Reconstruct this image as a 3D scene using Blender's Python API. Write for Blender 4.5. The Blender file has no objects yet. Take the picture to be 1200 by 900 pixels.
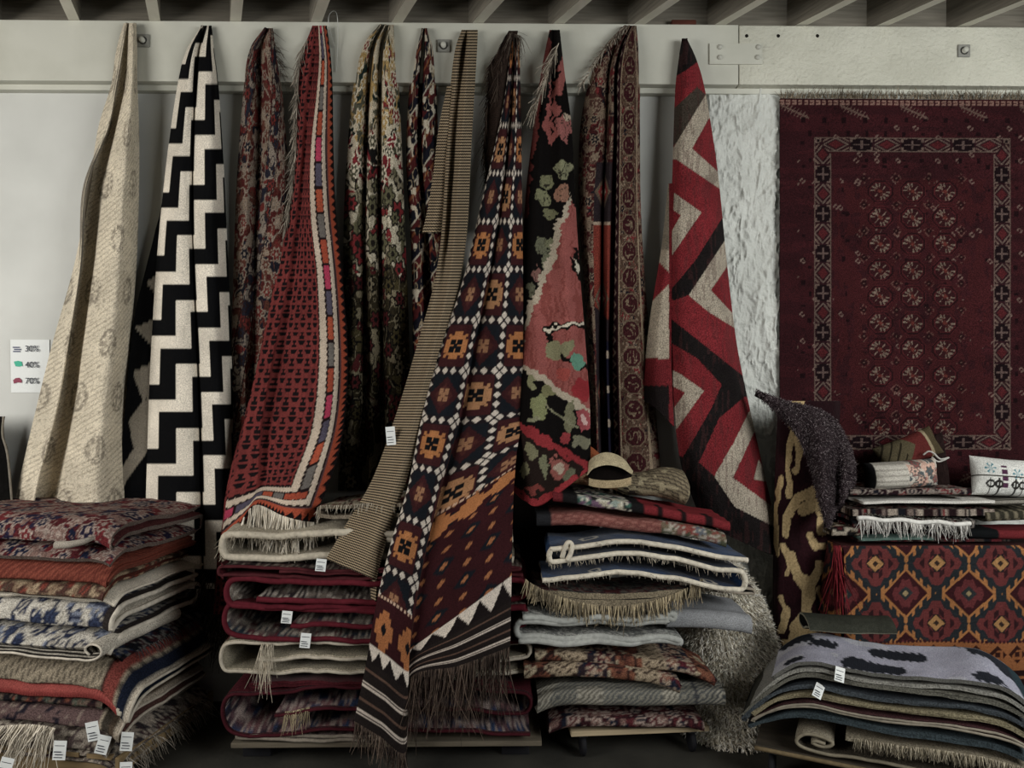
import bpy, math, random
import numpy as np
from mathutils import Vector

# ---------------------------------------------------------------- camera, world, lights, exposure
SC = bpy.context.scene
COL = SC.collection
F_PX = 26.0 / 36.0 * 1200.0
CAM = np.array([0.0, -3.75, 1.6])
YAW = math.radians(0.83)
cam_d = bpy.data.cameras.new('camera'); cam_d.sensor_width = 36.0; cam_d.lens = 26.0
cam_d.clip_start = 0.05
cam = bpy.data.objects.new('camera', cam_d); COL.objects.link(cam)
cam.location = CAM.tolist(); cam.rotation_euler = (math.pi / 2, 0, -YAW)
SC.camera = cam

world = bpy.data.worlds.new('world'); SC.world = world; world.use_nodes = True
bg = world.node_tree.nodes['Background']
bg.inputs[0].default_value = (1.0, 0.94, 0.85, 1); bg.inputs[1].default_value = 0.075

def area(name, loc, target, sx, sy, power, color):
    l = bpy.data.lights.new(name, 'AREA'); l.shape = 'RECTANGLE'; l.size = sx; l.size_y = sy
    l.energy = power; l.color = color
    o = bpy.data.objects.new(name, l); COL.objects.link(o); o.location = loc
    o.rotation_euler = (Vector(target) - Vector(loc)).to_track_quat('-Z', 'Y').to_euler()
    return o
# daylight through the two wide shop openings, left and right in front of the rug wall
area('opening_daylight_left', (-3.9, -3.0, 2.5), (-0.6, 0.0, 1.5), 2.3, 2.6, 165, (1.0, 0.97, 0.92))
area('opening_daylight_right', (3.5, -3.6, 2.8), (0.6, -0.1, 1.1), 2.3, 2.4, 230, (0.98, 0.99, 0.97))

vs = SC.view_settings
vs.view_transform = 'Standard'; vs.look = 'None'; vs.gamma = 1.0; vs.use_curve_mapping = False
vs.exposure = 0.0
SC.cycles.use_denoising = True

# ---------------------------------------------------------------- helpers
def lin(h):
    h = h.lstrip('#'); c = np.array([int(h[i:i + 2], 16) / 255.0 for i in (0, 2, 4)])
    return np.where(c <= 0.04045, c / 12.92, ((c + 0.055) / 1.055) ** 2.4)

def px2w(px, py, d):
    """point on the plane d metres in front of the back wall, seen at a photo pixel"""
    px = np.asarray(px, float); py = np.asarray(py, float); d = np.asarray(d, float)
    s, c = math.sin(YAW), math.cos(YAW)
    a = (px - 600.0) / F_PX; b = -(py - 450.0) / F_PX
    dx = s + c * a; dy = c - s * a
    t = (-d - CAM[1]) / dy
    return np.stack([CAM[0] + t * dx, CAM[1] + t * dy, CAM[2] + t * b], -1)

_tabs = {}
def _tab(seed):
    if seed not in _tabs:
        _tabs[seed] = np.random.RandomState(seed).rand(128, 128)
    return _tabs[seed]
def vn(x, y, seed=0):
    T = _tab(seed); xi = np.floor(x).astype(int); yi = np.floor(y).astype(int)
    fx = x - xi; fy = y - yi
    fx = fx * fx * (3 - 2 * fx); fy = fy * fy * (3 - 2 * fy)
    a = T[xi % 128, yi % 128]; b = T[(xi + 1) % 128, yi % 128]
    c = T[xi % 128, (yi + 1) % 128]; e = T[(xi + 1) % 128, (yi + 1) % 128]
    return (a * (1 - fx) + b * fx) * (1 - fy) + (c * (1 - fx) + e * fx) * fy
def fbm(x, y, seed=0):
    return 0.55 * vn(x, y, seed) + 0.3 * vn(x * 2.1, y * 2.1, seed + 1) + 0.15 * vn(x * 4.3, y * 4.3, seed + 2)
def cellh(i, j, seed=0):
    return _tab(seed)[i.astype(int) % 128, j.astype(int) % 128]
def tri(x):                      # triangle wave 0..1..0, period 1
    return 1 - np.abs(2 * (x - np.floor(x)) - 1)
def flat(U, c):
    return np.broadcast_to(lin(c), U.shape + (3,)).copy()
def put(rgb, m, c):
    m = np.asarray(m, float)[..., None]
    rgb[:] = rgb * (1 - m) + (lin(c) if isinstance(c, str) else c) * m
def poly(X, Y, pts):
    ins = np.zeros(X.shape, bool); n = len(pts)
    for i in range(n):
        x0, y0 = pts[i]; x1, y1 = pts[(i + 1) % n]
        if y0 == y1: continue
        c = ((y0 > Y) != (y1 > Y)) & (X < (x1 - x0) * (Y - y0) / (y1 - y0) + x0)
        ins ^= c
    return ins
def segd(X, Y, pts):
    D = np.full(X.shape, 1e9)
    for (x0, y0), (x1, y1) in zip(pts[:-1], pts[1:]):
        vx, vy = x1 - x0, y1 - y0; L = vx * vx + vy * vy + 1e-9
        t = np.clip(((X - x0) * vx + (Y - y0) * vy) / L, 0, 1)
        D = np.minimum(D, np.hypot(X - x0 - t * vx, Y - y0 - t * vy))
    return D

def cr(P, t):
    """catmull-rom through P (n, ...) at parameters t in 0..n-1"""
    P = np.asarray(P, float); n = len(P)
    i = np.clip(np.floor(t).astype(int), 0, n - 2); f = (t - i)
    f = f.reshape(f.shape + (1,) * (P.ndim - 1))
    p1 = P[i]; p2 = P[i + 1]
    p0 = np.where((i == 0).reshape(f.shape), 2 * p1 - p2, P[np.maximum(i - 1, 0)])
    p3 = np.where((i == n - 2).reshape(f.shape), 2 * p2 - p1, P[np.minimum(i + 2, n - 1)])
    return 0.5 * (2 * p1 + (p2 - p0) * f + (2 * p0 - 5 * p1 + 4 * p2 - p3) * f ** 2 + (3 * p1 - p0 - 3 * p2 + p3) * f ** 3)

def grade(c):
    c = np.asarray(c, float); l = (c * np.array([.3, .55, .15])).sum(-1, keepdims=True)
    c = l + (c - l) * 0.80
    return c * (0.62 + 0.38 * np.clip(l / 0.5, 0, 1))
def mk(name, V, Fq, mat, parent=None, col=None, uv=None, smooth=True, tris=None):
    """one mesh object from vertex and quad arrays (plus optional triangles)"""
    V = np.asarray(V, np.float32).reshape(-1, 3); me = bpy.data.meshes.new(name)
    Fq = np.asarray(Fq, np.int32).reshape(-1, 4)
    loops = Fq.ravel(); starts = np.arange(len(Fq)) * 4
    if tris is not None and len(tris):
        T = np.asarray(tris, np.int32).reshape(-1, 3)
        starts = np.concatenate([starts, len(loops) + np.arange(len(T)) * 3]); loops = np.concatenate([loops, T.ravel()])
    me.vertices.add(len(V)); me.vertices.foreach_set('co', V.ravel())
    me.loops.add(len(loops)); me.loops.foreach_set('vertex_index', loops.astype(np.int32))
    me.polygons.add(len(starts)); me.polygons.foreach_set('loop_start', starts.astype(np.int32))
    me.polygons.foreach_set('use_smooth', np.full(len(starts), smooth, bool))
    me.update(calc_edges=True)
    if col is not None:
        ca = me.color_attributes.new('Col', 'FLOAT_COLOR', 'POINT')
        rgba = np.ones((len(V), 4), np.float32); rgba[:, :3] = grade(np.asarray(col).reshape(-1, 3)); ca.data.foreach_set('color', rgba.ravel())
    if uv is not None:
        ul = me.uv_layers.new(name='UVMap'); ul.data.foreach_set('uv', np.asarray(uv, np.float32).reshape(-1, 2)[loops].ravel())
    me.validate()
    if mat: me.materials.append(mat)
    o = bpy.data.objects.new(name, me); COL.objects.link(o)
    if parent: o.parent = parent
    return o

def tag(o, label, cat, group=None, kind=None):
    o['label'] = label; o['category'] = cat
    if group: o['group'] = group
    if kind: o['kind'] = kind
    return o
def struct(o, label=None):
    o['kind'] = 'structure'
    if label: o['label'] = label
    return o
def empty(name, loc=(0, 0, 0), rz=0.0):
    o = bpy.data.objects.new(name, None); COL.objects.link(o); o.location = loc; o.rotation_euler = (0, 0, rz)
    o.empty_display_size = 0.05
    return o

def quads(nr, nc, off=0):
    i = np.arange(nr - 1)[:, None] * nc + np.arange(nc - 1)[None, :] + off
    return np.stack([i, i + 1, i + nc + 1, i + nc], -1).reshape(-1, 4)
def normals(G):
    a = np.gradient(G, axis=0); b = np.gradient(G, axis=1)
    n = np.cross(a, b); l = np.linalg.norm(n, axis=-1, keepdims=True)
    return n / np.maximum(l, 1e-9)

def sheet(name, G, colr, t, mat, parent=None, uv=None, back='#3a2a24', edge=None, flip=None, stride=3):
    """a cloth of thickness t: fine front, rim, coarser back"""
    nr, nc = G.shape[:2]; N = normals(G)
    if flip is None: flip = N[..., 1].mean() > 0
    if flip: N = -N
    B = G - N * t
    ri = np.unique(np.append(np.arange(0, nr, stride), nr - 1)); ci = np.unique(np.append(np.arange(0, nc, stride), nc - 1))
    bk = B[np.ix_(ri, ci)]
    V = [G.reshape(-1, 3), bk.reshape(-1, 3)]; n0 = nr * nc; n1 = bk.shape[0] * bk.shape[1]
    q = quads(nr, nc); qb = quads(bk.shape[0], bk.shape[1], n0)
    a, b = G[0, 0], None
    # orientation of quads(): normal = d(col) x d(row) = -cross(row, col)
    if flip: qb = qb[:, ::-1]
    else: q = q[:, ::-1]
    idx = np.arange(nr * nc).reshape(nr, nc)
    loop = np.concatenate([idx[0, :], idx[1:, -1], idx[-1, -2::-1], idx[-2:0:-1, 0]])
    Lv = len(loop); f2 = G.reshape(-1, 3)[loop]; b2 = B.reshape(-1, 3)[loop]
    V += [f2, b2]; o0 = n0 + n1
    k = np.arange(Lv); k2 = (k + 1) % Lv
    qr = np.stack([o0 + k, o0 + k2, o0 + Lv + k2, o0 + Lv + k], -1)
    if flip: qr = qr[:, ::-1]
    bc = lin(back) if isinstance(back, str) else back
    if edge is None: ec = colr.reshape(-1, 3)[loop] * 0.9
    else: ec = np.broadcast_to(lin(edge), (Lv, 3))
    C = np.concatenate([colr.reshape(-1, 3), np.broadcast_to(bc, (n1, 3)), ec, ec])
    if uv is None: uv = np.zeros((nr, nc, 2))
    UV = np.concatenate([uv.reshape(-1, 2), uv[np.ix_(ri, ci)].reshape(-1, 2), uv.reshape(-1, 2)[loop], uv.reshape(-1, 2)[loop]])
    return mk(name, np.concatenate(V), np.concatenate([q, qb, qr]), mat, parent, C, UV)

def tube_arr(P, r, sides=6):
    P = np.asarray(P, float); n = len(P); r = np.broadcast_to(np.asarray(r, float), (n,))
    T = np.gradient(P, axis=0); T /= np.maximum(np.linalg.norm(T, axis=1, keepdims=True), 1e-9)
    ref = np.array([0.31, 0.93, 0.19]); A = np.cross(T, ref); A /= np.maximum(np.linalg.norm(A, axis=1, keepdims=True), 1e-9)
    Bn = np.cross(T, A); th = np.arange(sides) / sides * 2 * math.pi
    V = P[:, None, :] + r[:, None, None] * (np.cos(th)[None, :, None] * A[:, None, :] + np.sin(th)[None, :, None] * Bn[:, None, :])
    i = np.arange(n - 1)[:, None] * sides; j = np.arange(sides)[None, :]; j2 = (j + 1) % sides
    q = np.stack([i + j, i + sides + j, i + sides + j2, i + j2], -1).reshape(-1, 4)
    V = V.reshape(-1, 3); m = len(V); V = np.concatenate([V, P[:1], P[-1:]])
    t1 = np.stack([np.full(sides, m), np.arange(sides), (np.arange(sides) + 1) % sides], -1)
    t2 = np.stack([np.full(sides, m + 1), (n - 1) * sides + (np.arange(sides) + 1) % sides, (n - 1) * sides + np.arange(sides)], -1)
    return V, q, np.concatenate([t1, t2])
def tube(name, P, r, mat, parent=None, color=None, sides=6):
    V, q, t = tube_arr(P, r, sides)
    c = None if color is None else np.broadcast_to(lin(color), (len(V), 3))
    return mk(name, V, q, mat, parent, c, np.zeros((len(V), 2)), True, t)

def strands(name, P0, D, L, w, color, mat, parent=None, droop=0.0, jit=0.25, seed=0, segs=2):
    """many tapering threads: roots P0 (n,3), directions D (n,3)"""
    R = np.random.RandomState(seed); n = len(P0)
    D = D + R.normal(0, jit, (n, 3)); D /= np.linalg.norm(D, axis=1, keepdims=True)
    Ls = L * R.uniform(0.7, 1.15, n)[:, None]
    S = np.cross(D, R.normal(0, 1, (n, 3))); S /= np.linalg.norm(S, axis=1, keepdims=True); S2 = np.cross(D, S)
    rows = []; bend = R.normal(0, 0.22, (n, 3))
    for k in range(segs + 1):
        f = k / segs
        c = P0 + D * Ls * f + bend * Ls * f * f + np.array([0, 0, -1.0]) * droop * L * f * f
        ww = w * (1 - 0.65 * f)
        rows.append(np.stack([c + S * ww, c - 0.5 * S * ww + 0.87 * S2 * ww, c - 0.5 * S * ww - 0.87 * S2 * ww], 1))
    V = np.stack(rows, 1)                                   # n, segs+1, 3, 3
    base = np.arange(n)[:, None, None] * (segs + 1) * 3; k = np.arange(segs)[None, :, None] * 3; j = np.arange(3)[None, None, :]; j2 = (j + 1) % 3
    q = np.stack([base + k + j, base + k + j2, base + k + 3 + j2, base + k + 3 + j], -1).reshape(-1, 4)
    cs = [lin(c) for c in (color if isinstance(color, (list, tuple)) else [color])]
    ci = R.randint(0, len(cs), n); cc = np.array(cs)[ci] * R.uniform(0.75, 1.2, (n, 1))
    C = np.repeat(cc, (segs + 1) * 3, 0)
    o = mk(name, V.reshape(-1, 3), q, mat, parent, C, np.zeros((len(C), 2)), True)
    o['kind'] = 'stuff'
    return o

def boxarr(x0, x1, y0, y1, z0, z1):
    V = np.array([[x, y, z] for z in (z0, z1) for y in (y0, y1) for x in (x0, x1)], float)
    Q = np.array([[0, 2, 3, 1], [4, 5, 7, 6], [0, 1, 5, 4], [2, 6, 7, 3], [0, 4, 6, 2], [1, 3, 7, 5]])
    return V, Q
def box(name, x0, x1, y0, y1, z0, z1, mat, parent=None, bev=0.004):
    V, Q = boxarr(x0, x1, y0, y1, z0, z1)
    o = mk(name, V, Q, mat, parent, smooth=False)
    if bev:
        m = o.modifiers.new('bevel', 'BEVEL'); m.width = bev; m.segments = 2; m.limit_method = 'ANGLE'
    return o
def lathe(name, prof, axis_o, mat, parent=None, sides=16, axis='z'):
    P = np.array(prof, float); th = np.arange(sides) / sides * 2 * math.pi
    V = np.stack([P[:, None, 0] * np.cos(th), P[:, None, 0] * np.sin(th), np.broadcast_to(P[:, None, 1], (len(P), sides))], -1)
    if axis == 'y': V = np.stack([V[..., 0], -V[..., 2], V[..., 1]], -1)
    if axis == 'x': V = np.stack([V[..., 2], V[..., 0], V[..., 1]], -1)
    i = np.arange(len(P) - 1)[:, None] * sides; j = np.arange(sides)[None]; j2 = (j + 1) % sides
    q = np.stack([i + j, i + j2, i + sides + j2, i + sides + j], -1).reshape(-1, 4)
    return mk(name, V.reshape(-1, 3) + np.array(axis_o), q, mat, parent, smooth=True)

# ---------------------------------------------------------------- materials
def nmat(name):
    m = bpy.data.materials.new(name); m.use_nodes = True; nt = m.node_tree
    b = nt.nodes['Principled BSDF']; b.inputs['Roughness'].default_value = 0.9
    b.inputs['Specular IOR Level'].default_value = 0.15
    return m, nt, b
def N(nt, t, **kw):
    n = nt.nodes.new(t)
    for k, v in kw.items():
        if k.startswith('i_'): n.inputs[k[2:].replace('_', ' ')].default_value = v
        else: setattr(n, k, v)
    return n
def bump(nt, b, h, strength, dist):
    bp = N(nt, 'ShaderNodeBump'); bp.inputs['Strength'].default_value = strength; bp.inputs['Distance'].default_value = dist
    nt.links.new(h, bp.inputs['Height']); nt.links.new(bp.outputs[0], b.inputs['Normal'])

def rug_material(name, kind):
    """colours come from the woven pattern stored on the cloth; the nodes add yarn, wear and relief"""
    m, nt, b = nmat(name); L = nt.links.new
    at = N(nt, 'ShaderNodeAttribute', attribute_name='Col'); uvn = N(nt, 'ShaderNodeUVMap')
    tc = N(nt, 'ShaderNodeTexCoord')
    n1 = N(nt, 'ShaderNodeTexNoise'); n1.inputs['Scale'].default_value = 6.0; n1.inputs['Detail'].default_value = 4
    n2 = N(nt, 'ShaderNodeTexNoise'); n2.inputs['Scale'].default_value = {'flat': 260, 'pile': 190, 'velvet': 120, 'thread': 60, 'rib': 200}[kind]; n2.inputs['Detail'].default_value = 2
    L(tc.outputs['Object'], n1.inputs['Vector']); L(tc.outputs['Object'], n2.inputs['Vector'])
    mr = N(nt, 'ShaderNodeMapRange'); L(n1.outputs[0], mr.inputs[0])
    for k, v in zip((1, 2, 3, 4), (0.3, 0.7, 0.82, 1.12)): mr.inputs[k].default_value = v
    mr2 = N(nt, 'ShaderNodeMapRange'); L(n2.outputs[0], mr2.inputs[0])
    lo, hi = {'flat': (0.68, 1.25), 'pile': (0.55, 1.35), 'velvet': (0.75, 1.2), 'thread': (0.85, 1.1), 'rib': (0.75, 1.2)}[kind]
    for k, v in zip((1, 2, 3, 4), (0.35, 0.65, lo, hi)): mr2.inputs[k].default_value = v
    mu = N(nt, 'ShaderNodeMath', operation='MULTIPLY'); L(mr.outputs[0], mu.inputs[0]); L(mr2.outputs[0], mu.inputs[1])
    sc = N(nt, 'ShaderNodeVectorMath', operation='SCALE'); L(at.outputs['Color'], sc.inputs[0]); L(mu.outputs[0], sc.inputs['Scale'])
    L(sc.outputs[0], b.inputs['Base Color'])
    b.inputs['Specular IOR Level'].default_value = 0.08
    h = n2.outputs[0]
    if kind in ('flat', 'rib'):
        wv = N(nt, 'ShaderNodeTexWave', wave_type='BANDS', bands_direction='Y' if kind == 'flat' else 'X')
        wv.inputs['Scale'].default_value = 60 if kind == 'flat' else 26; wv.inputs['Distortion'].default_value = 1.0
        L(uvn.outputs[0], wv.inputs['Vector'])
        ad = N(nt, 'ShaderNodeMath', operation='ADD'); L(wv.outputs['Fac'], ad.inputs[0]); L(n2.outputs[0], ad.inputs[1]); h = ad.outputs[0]
    if kind != 'thread':
        bump(nt, b, h, {'flat': 0.35, 'pile': 0.8, 'velvet': 0.4, 'rib': 0.5}[kind], 0.004)
    if kind == 'velvet':
        b.inputs['Sheen Weight'].default_value = 0.08; b.inputs['Sheen Roughness'].default_value = 0.4
    return m
M_FLAT = rug_material('flatweave_wool', 'flat'); M_PILE = rug_material('knotted_pile', 'pile')
M_VELV = rug_material('velvet_pile', 'velvet'); M_THREAD = rug_material('yarn', 'thread'); M_RIB = rug_material('ribbed_weave', 'rib')

def stripe_material():
    m, nt, b = nmat('pinstripe_weave'); L = nt.links.new
    uvn = N(nt, 'ShaderNodeUVMap'); sp = N(nt, 'ShaderNodeSeparateXYZ'); L(uvn.outputs[0], sp.inputs[0])
    def mth(op, a, bb=None):
        n = N(nt, 'ShaderNodeMath', operation=op)
        for i, s in enumerate((a, bb)):
            if s is None: continue
            if isinstance(s, (int, float)): n.inputs[i].default_value = s
            else: L(s, n.inputs[i])
        return n.outputs[0]
    col_i = mth('FLOOR', mth('MULTIPLY', sp.outputs[0], 150.0))
    off = mth('MULTIPLY', mth('MODULO', col_i, 2.0), 0.16)
    ph = mth('FRACT', mth('ADD', mth('MULTIPLY', sp.outputs[1], 70.0), off))
    msk = mth('GREATER_THAN', ph, 0.50)
    mx = N(nt, 'ShaderNodeMix', data_type='RGBA'); L(msk, mx.inputs['Factor'])
    mx.inputs['A'].default_value = (*lin('#1f1a16'), 1); mx.inputs['B'].default_value = (*lin('#9c8b72'), 1)
    n1 = N(nt, 'ShaderNodeTexNoise'); n1.inputs['Scale'].default_value = 5
    mr = N(nt, 'ShaderNodeMapRange'); L(n1.outputs[0], mr.inputs[0]); mr.inputs[3].default_value = 0.75; mr.inputs[4].default_value = 1.2
    sc = N(nt, 'ShaderNodeVectorMath', operation='SCALE'); L(mx.outputs['Result'], sc.inputs[0]); L(mr.outputs[0], sc.inputs['Scale'])
    L(sc.outputs[0], b.inputs['Base Color']); bump(nt, b, ph, 0.3, 0.003)
    return m
M_STRIPE = stripe_material()

def paint_material(name, c, c2, bumps, rough=0.6, grime=0.25):
    """wall paint; bumps = list of (noise scale, detail, strength, distance)"""
    m, nt, b = nmat(name); L = nt.links.new; b.inputs['Roughness'].default_value = rough; b.inputs['Specular IOR Level'].default_value = 0.3
    tc = N(nt, 'ShaderNodeTexCoord')
    n1 = N(nt, 'ShaderNodeTexNoise'); n1.inputs['Scale'].default_value = 3.0; n1.inputs['Detail'].default_value = 6; L(tc.outputs['Object'], n1.inputs['Vector'])
    r = N(nt, 'ShaderNodeValToRGB'); r.color_ramp.elements[0].position = 0.35; r.color_ramp.elements[1].position = 0.65
    r.color_ramp.elements[0].color = (*lin(c2), 1); r.color_ramp.elements[1].color = (*lin(c), 1)
    L(n1.outputs[0], r.inputs[0]); L(r.outputs[0], b.inputs['Base Color'])
    last = None
    for s, dt, st, ds in bumps:
        n = N(nt, 'ShaderNodeTexNoise'); n.inputs['Scale'].default_value = s; n.inputs['Detail'].default_value = dt; L(tc.outputs['Object'], n.inputs['Vector'])
        bp = N(nt, 'ShaderNodeBump'); bp.inputs['Strength'].default_value = st; bp.inputs['Distance'].default_value = ds
        L(n.outputs[0], bp.inputs['Height'])
        if last: L(last, bp.inputs['Normal'])
        last = bp.outputs[0]
    if last: L(last, b.inputs['Normal'])
    return m
M_WALL = paint_material('smooth_wall_paint', '#c6c7c2', '#bcbdb8', [(9, 4, 0.12, 0.01)])
M_BEAM = paint_material('beam_paint', '#c3c3b8', '#b4b4a8', [(7, 5, 0.15, 0.01), (60, 3, 0.1, 0.004)])
M_BEAMR = paint_material('flaking_beam_paint', '#c9c8ba', '#b8b7a9', [(60, 6, 1.0, 0.010), (14, 5, 0.4, 0.012)])
M_PLASTER = paint_material('trowelled_plaster', '#c9cbc5', '#bcbeb8', [(55, 6, 0.9, 0.008), (20, 6, 0.6, 0.014)])
M_WASHER = paint_material('galvanised_washer', '#8d8d86', '#73736d', [(90, 3, 0.4, 0.003)], 0.5)
M_STEEL = paint_material('painted_steel', '#bdbdb3', '#a9a99f', [(120, 3, 0.3, 0.002)], 0.45)

def wood_material(name, c1, c2, scale=(2, 2, 30), rough=0.8):
    m, nt, b = nmat(name); L = nt.links.new; b.inputs['Roughness'].default_value = rough
    tc = N(nt, 'ShaderNodeTexCoord'); mp = N(nt, 'ShaderNodeMapping'); mp.inputs['Scale'].default_value = scale; L(tc.outputs['Object'], mp.inputs[0])
    n = N(nt, 'ShaderNodeTexNoise'); n.inputs['Scale'].default_value = 2.5; n.inputs['Detail'].default_value = 6; L(mp.outputs[0], n.inputs['Vector'])
    r = N(nt, 'ShaderNodeValToRGB'); r.color_ramp.elements[0].position = 0.3; r.color_ramp.elements[1].position = 0.7
    r.color_ramp.elements[0].color = (*lin(c1), 1); r.color_ramp.elements[1].color = (*lin(c2), 1)
    L(n.outputs[0], r.inputs[0]); L(r.outputs[0], b.inputs['Base Color']); bump(nt, b, n.outputs[0], 0.3, 0.004)
    return m
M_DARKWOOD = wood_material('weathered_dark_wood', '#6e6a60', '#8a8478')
M_LITEDGE = wood_material('lit_underside_wood', '#c9c6b8', '#d8d5c8', (6, 2, 6))
M_PLY = wood_material('plywood', '#8f8068', '#a8987c', (2, 12, 30))
M_PALLET = wood_material('pallet_wood', '#6d5c44', '#8a7656', (3, 14, 14))
def plain(name, c, rough=0.6, metal=0.0, noise=0.0):
    m, nt, b = nmat(name); b.inputs['Base Color'].default_value = (*lin(c), 1); b.inputs['Roughness'].default_value = rough; b.inputs['Metallic'].default_value = metal
    if noise:
        n = N(nt, 'ShaderNodeTexNoise'); n.inputs['Scale'].default_value = 40; n.inputs['Detail'].default_value = 4
        r = N(nt, 'ShaderNodeValToRGB'); k = lin(c); r.color_ramp.elements[0].color = (*(k * (1 - noise)), 1); r.color_ramp.elements[1].color = (*np.minimum(k * (1 + noise), 1), 1)
        nt.links.new(n.outputs[0], r.inputs[0]); nt.links.new(r.outputs[0], b.inputs['Base Color']); bump(nt, b, n.outputs[0], 0.2, 0.003)
    return m
M_GREYBOARD = wood_material('grey_board', '#4a443a', '#635b4e', (2, 12, 30))
M_FLOOR = paint_material('worn_concrete', '#37352f', '#262521', [(40, 6, 0.4, 0.006)], 0.75)
M_RUBBER = plain('black_rubber', '#17171a', 0.7, 0, 0.2); M_IRON = plain('dull_iron', '#4a4a4c', 0.5, 0.7, 0.2)
M_PAPER = plain('white_paper', '#dfe2e0', 0.8, 0, 0.04); M_WIRE = plain('white_wire', '#bfc0ba', 0.5, 0, 0.1)
M_INK = plain('dark_ink', '#454850', 0.8, 0, 0.1); M_TEAL = plain('teal_ink', '#4fae92', 0.8, 0, 0.1); M_ROSE = plain('maroon_ink', '#8c4a5a', 0.8, 0, 0.1); M_SLATE = plain('slate_ink', '#5a5d74', 0.8, 0, 0.1)
M_HOLE = plain('bolt_hole_dark', '#15130f', 0.9, 0, 0.2)
# ---------------------------------------------------------------- the room
struct(box('floor', -4.5, 4.5, -6.0, 0.4, -0.1, 0.0, M_FLOOR, bev=0))
struct(box('wall_back', -4.5, 4.5, 0.0, 0.2, 0.0, 4.2, M_WALL, bev=0), 'smooth pale grey painted back wall')
def plaster():
    x0, x1 = px2w(829, 300, 0)[0], 4.5
    nx, nz = 180, 330
    u = np.concatenate([np.linspace(x0, x0 + 0.42, 150), np.linspace(x0 + 0.44, x1, 30)]); v = np.linspace(0.0, 3.16, nz)
    X, Z = np.meshgrid(u, v)
    wx = X + 0.05 * fbm(X * 5, Z * 5, 11); wz = Z + 0.08 * fbm(X * 5 + 9, Z * 4, 12)
    r1 = np.clip(1 - np.abs(fbm(wx * 11, wz * 9, 21) - 0.5) * 9, 0, 1) ** 2
    r2 = np.clip(1 - np.abs(fbm(wx * 24, wz * 20, 31) - 0.5) * 8, 0, 1) ** 2
    st = np.clip((fbm(wx * 9, wz * 6, 41) - 0.5) * 6, -1, 1)
    d = 0.032 + 0.012 * r1 + 0.006 * r2 + 0.008 * st
    G = np.stack([X, -d, Z], -1); N_ = nz * len(u)
    V = np.concatenate([G.reshape(-1, 3), np.stack([np.full(nz, x0), np.full(nz, 0.005), v], -1)])
    idx = np.arange(nz) * len(u); q1 = quads(nz, len(u)); k = np.arange(nz - 1)
    q2 = np.stack([N_ + k, idx[:-1], idx[1:], N_ + k + 1], -1)
    o = mk('wall_pier', V, np.concatenate([q1, q2]), M_PLASTER, smooth=True)
    return struct(o, 'rough trowelled white plaster part of the back wall')
plaster()

# the painted beam, in two lengths, with plate, bolts and washers
zt = lambda x, py: float(px2w(x, py, 0.09)[2])
BT = zt(600, 27.0); BB = zt(600, 97.5)
xj = float(px2w(866, 60, 0.09)[0])
b1 = struct(box('trim_1', -4.5, xj - 0.002, -0.09, 0.0, BB, BT, M_BEAM, bev=0.004), 'long white painted ledger beam the rugs hang from')
b2 = struct(box('trim_2', xj + 0.002, 4.5, -0.092, 0.0, BB, BT - 0.004, M_BEAMR, bev=0.004), 'white beam with crackled paint above the wall carpet')
struct(box('trim_3', -4.5, 4.5, -0.045, 0.0, BB - 0.028, BB, M_BEAM, bev=0.003), 'thin moulding strip below the beam')
def bolt(px, py, parent, washer=True):
    c = px2w(px, py, 0.092)
    if washer:
        s = 0.031; w = box('square_washer', c[0] - s, c[0] + s, -0.1, -0.088, c[2] - s, c[2] + s, M_WASHER, parent, 0.003)
        lathe('bolt_head', [(0.0, 0.018), (0.010, 0.018), (0.014, 0.014), (0.014, 0.0), (0.02, 0), (0.02, -0.004)], (c[0], -0.1, c[2]), M_STEEL, parent, 12, 'y')
    else:
        lathe('bolt_head', [(0.0, 0.012), (0.008, 0.011), (0.013, 0.004), (0.013, -0.004)], (c[0], -0.098, c[2]), M_STEEL, parent, 12, 'y')
bolt(168, 48, b1); bolt(520, 54, b1); bolt(1129, 60, b2)
pl = px2w([831, 893], [51, 76], 0.092)
plate = box('splice_plate', pl[0][0], pl[1][0], -0.099, -0.088, pl[1][2], pl[0][2], M_BEAM, b1, 0.002)
for p in ((843, 56), (888, 56), (843, 68), (887, 68)): bolt(p[0], p[1], b1, False)
for p in (875, 912, 958):
    c = px2w(p, 42, 0.092); lathe('bolt_hole', [(0.0, 0.0022), (0.007, 0.0022), (0.009, 0.0)], (c[0], -0.092, c[2]), M_HOLE, b2, 12, 'y')

# ceiling: rafters running out over the room, blocking boards between them, deck above
rdir = px2w(245, 380, 0.0) - CAM; rdir = rdir / rdir[1]            # per metre of depth
struct(box('trim_4', -4.5, 4.5, -0.03, 0.0, BT, BT + 0.5, M_DARKWOOD, bev=0), 'dark blocking boards above the beam')
cv = []
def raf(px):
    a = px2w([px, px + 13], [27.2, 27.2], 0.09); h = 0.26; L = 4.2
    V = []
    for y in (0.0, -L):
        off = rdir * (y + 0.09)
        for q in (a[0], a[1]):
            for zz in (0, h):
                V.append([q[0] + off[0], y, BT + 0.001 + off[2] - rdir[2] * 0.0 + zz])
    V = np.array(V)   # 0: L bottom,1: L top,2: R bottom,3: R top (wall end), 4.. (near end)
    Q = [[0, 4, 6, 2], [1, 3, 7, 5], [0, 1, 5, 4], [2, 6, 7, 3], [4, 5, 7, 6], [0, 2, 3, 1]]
    o = mk('rafter', V, Q, M_DARKWOOD, smooth=False); o.data.materials.append(M_LITEDGE); o.data.polygons[0].material_index = 1  # pale bottom face paints in the light from below
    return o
roof = struct(empty('ceiling', (0, 0, 0)), 'open ceiling of dark rafters, undersides coloured pale as lit from below')
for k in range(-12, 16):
    o = raf(80 + 94.8 * k); o.parent = roof
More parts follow.
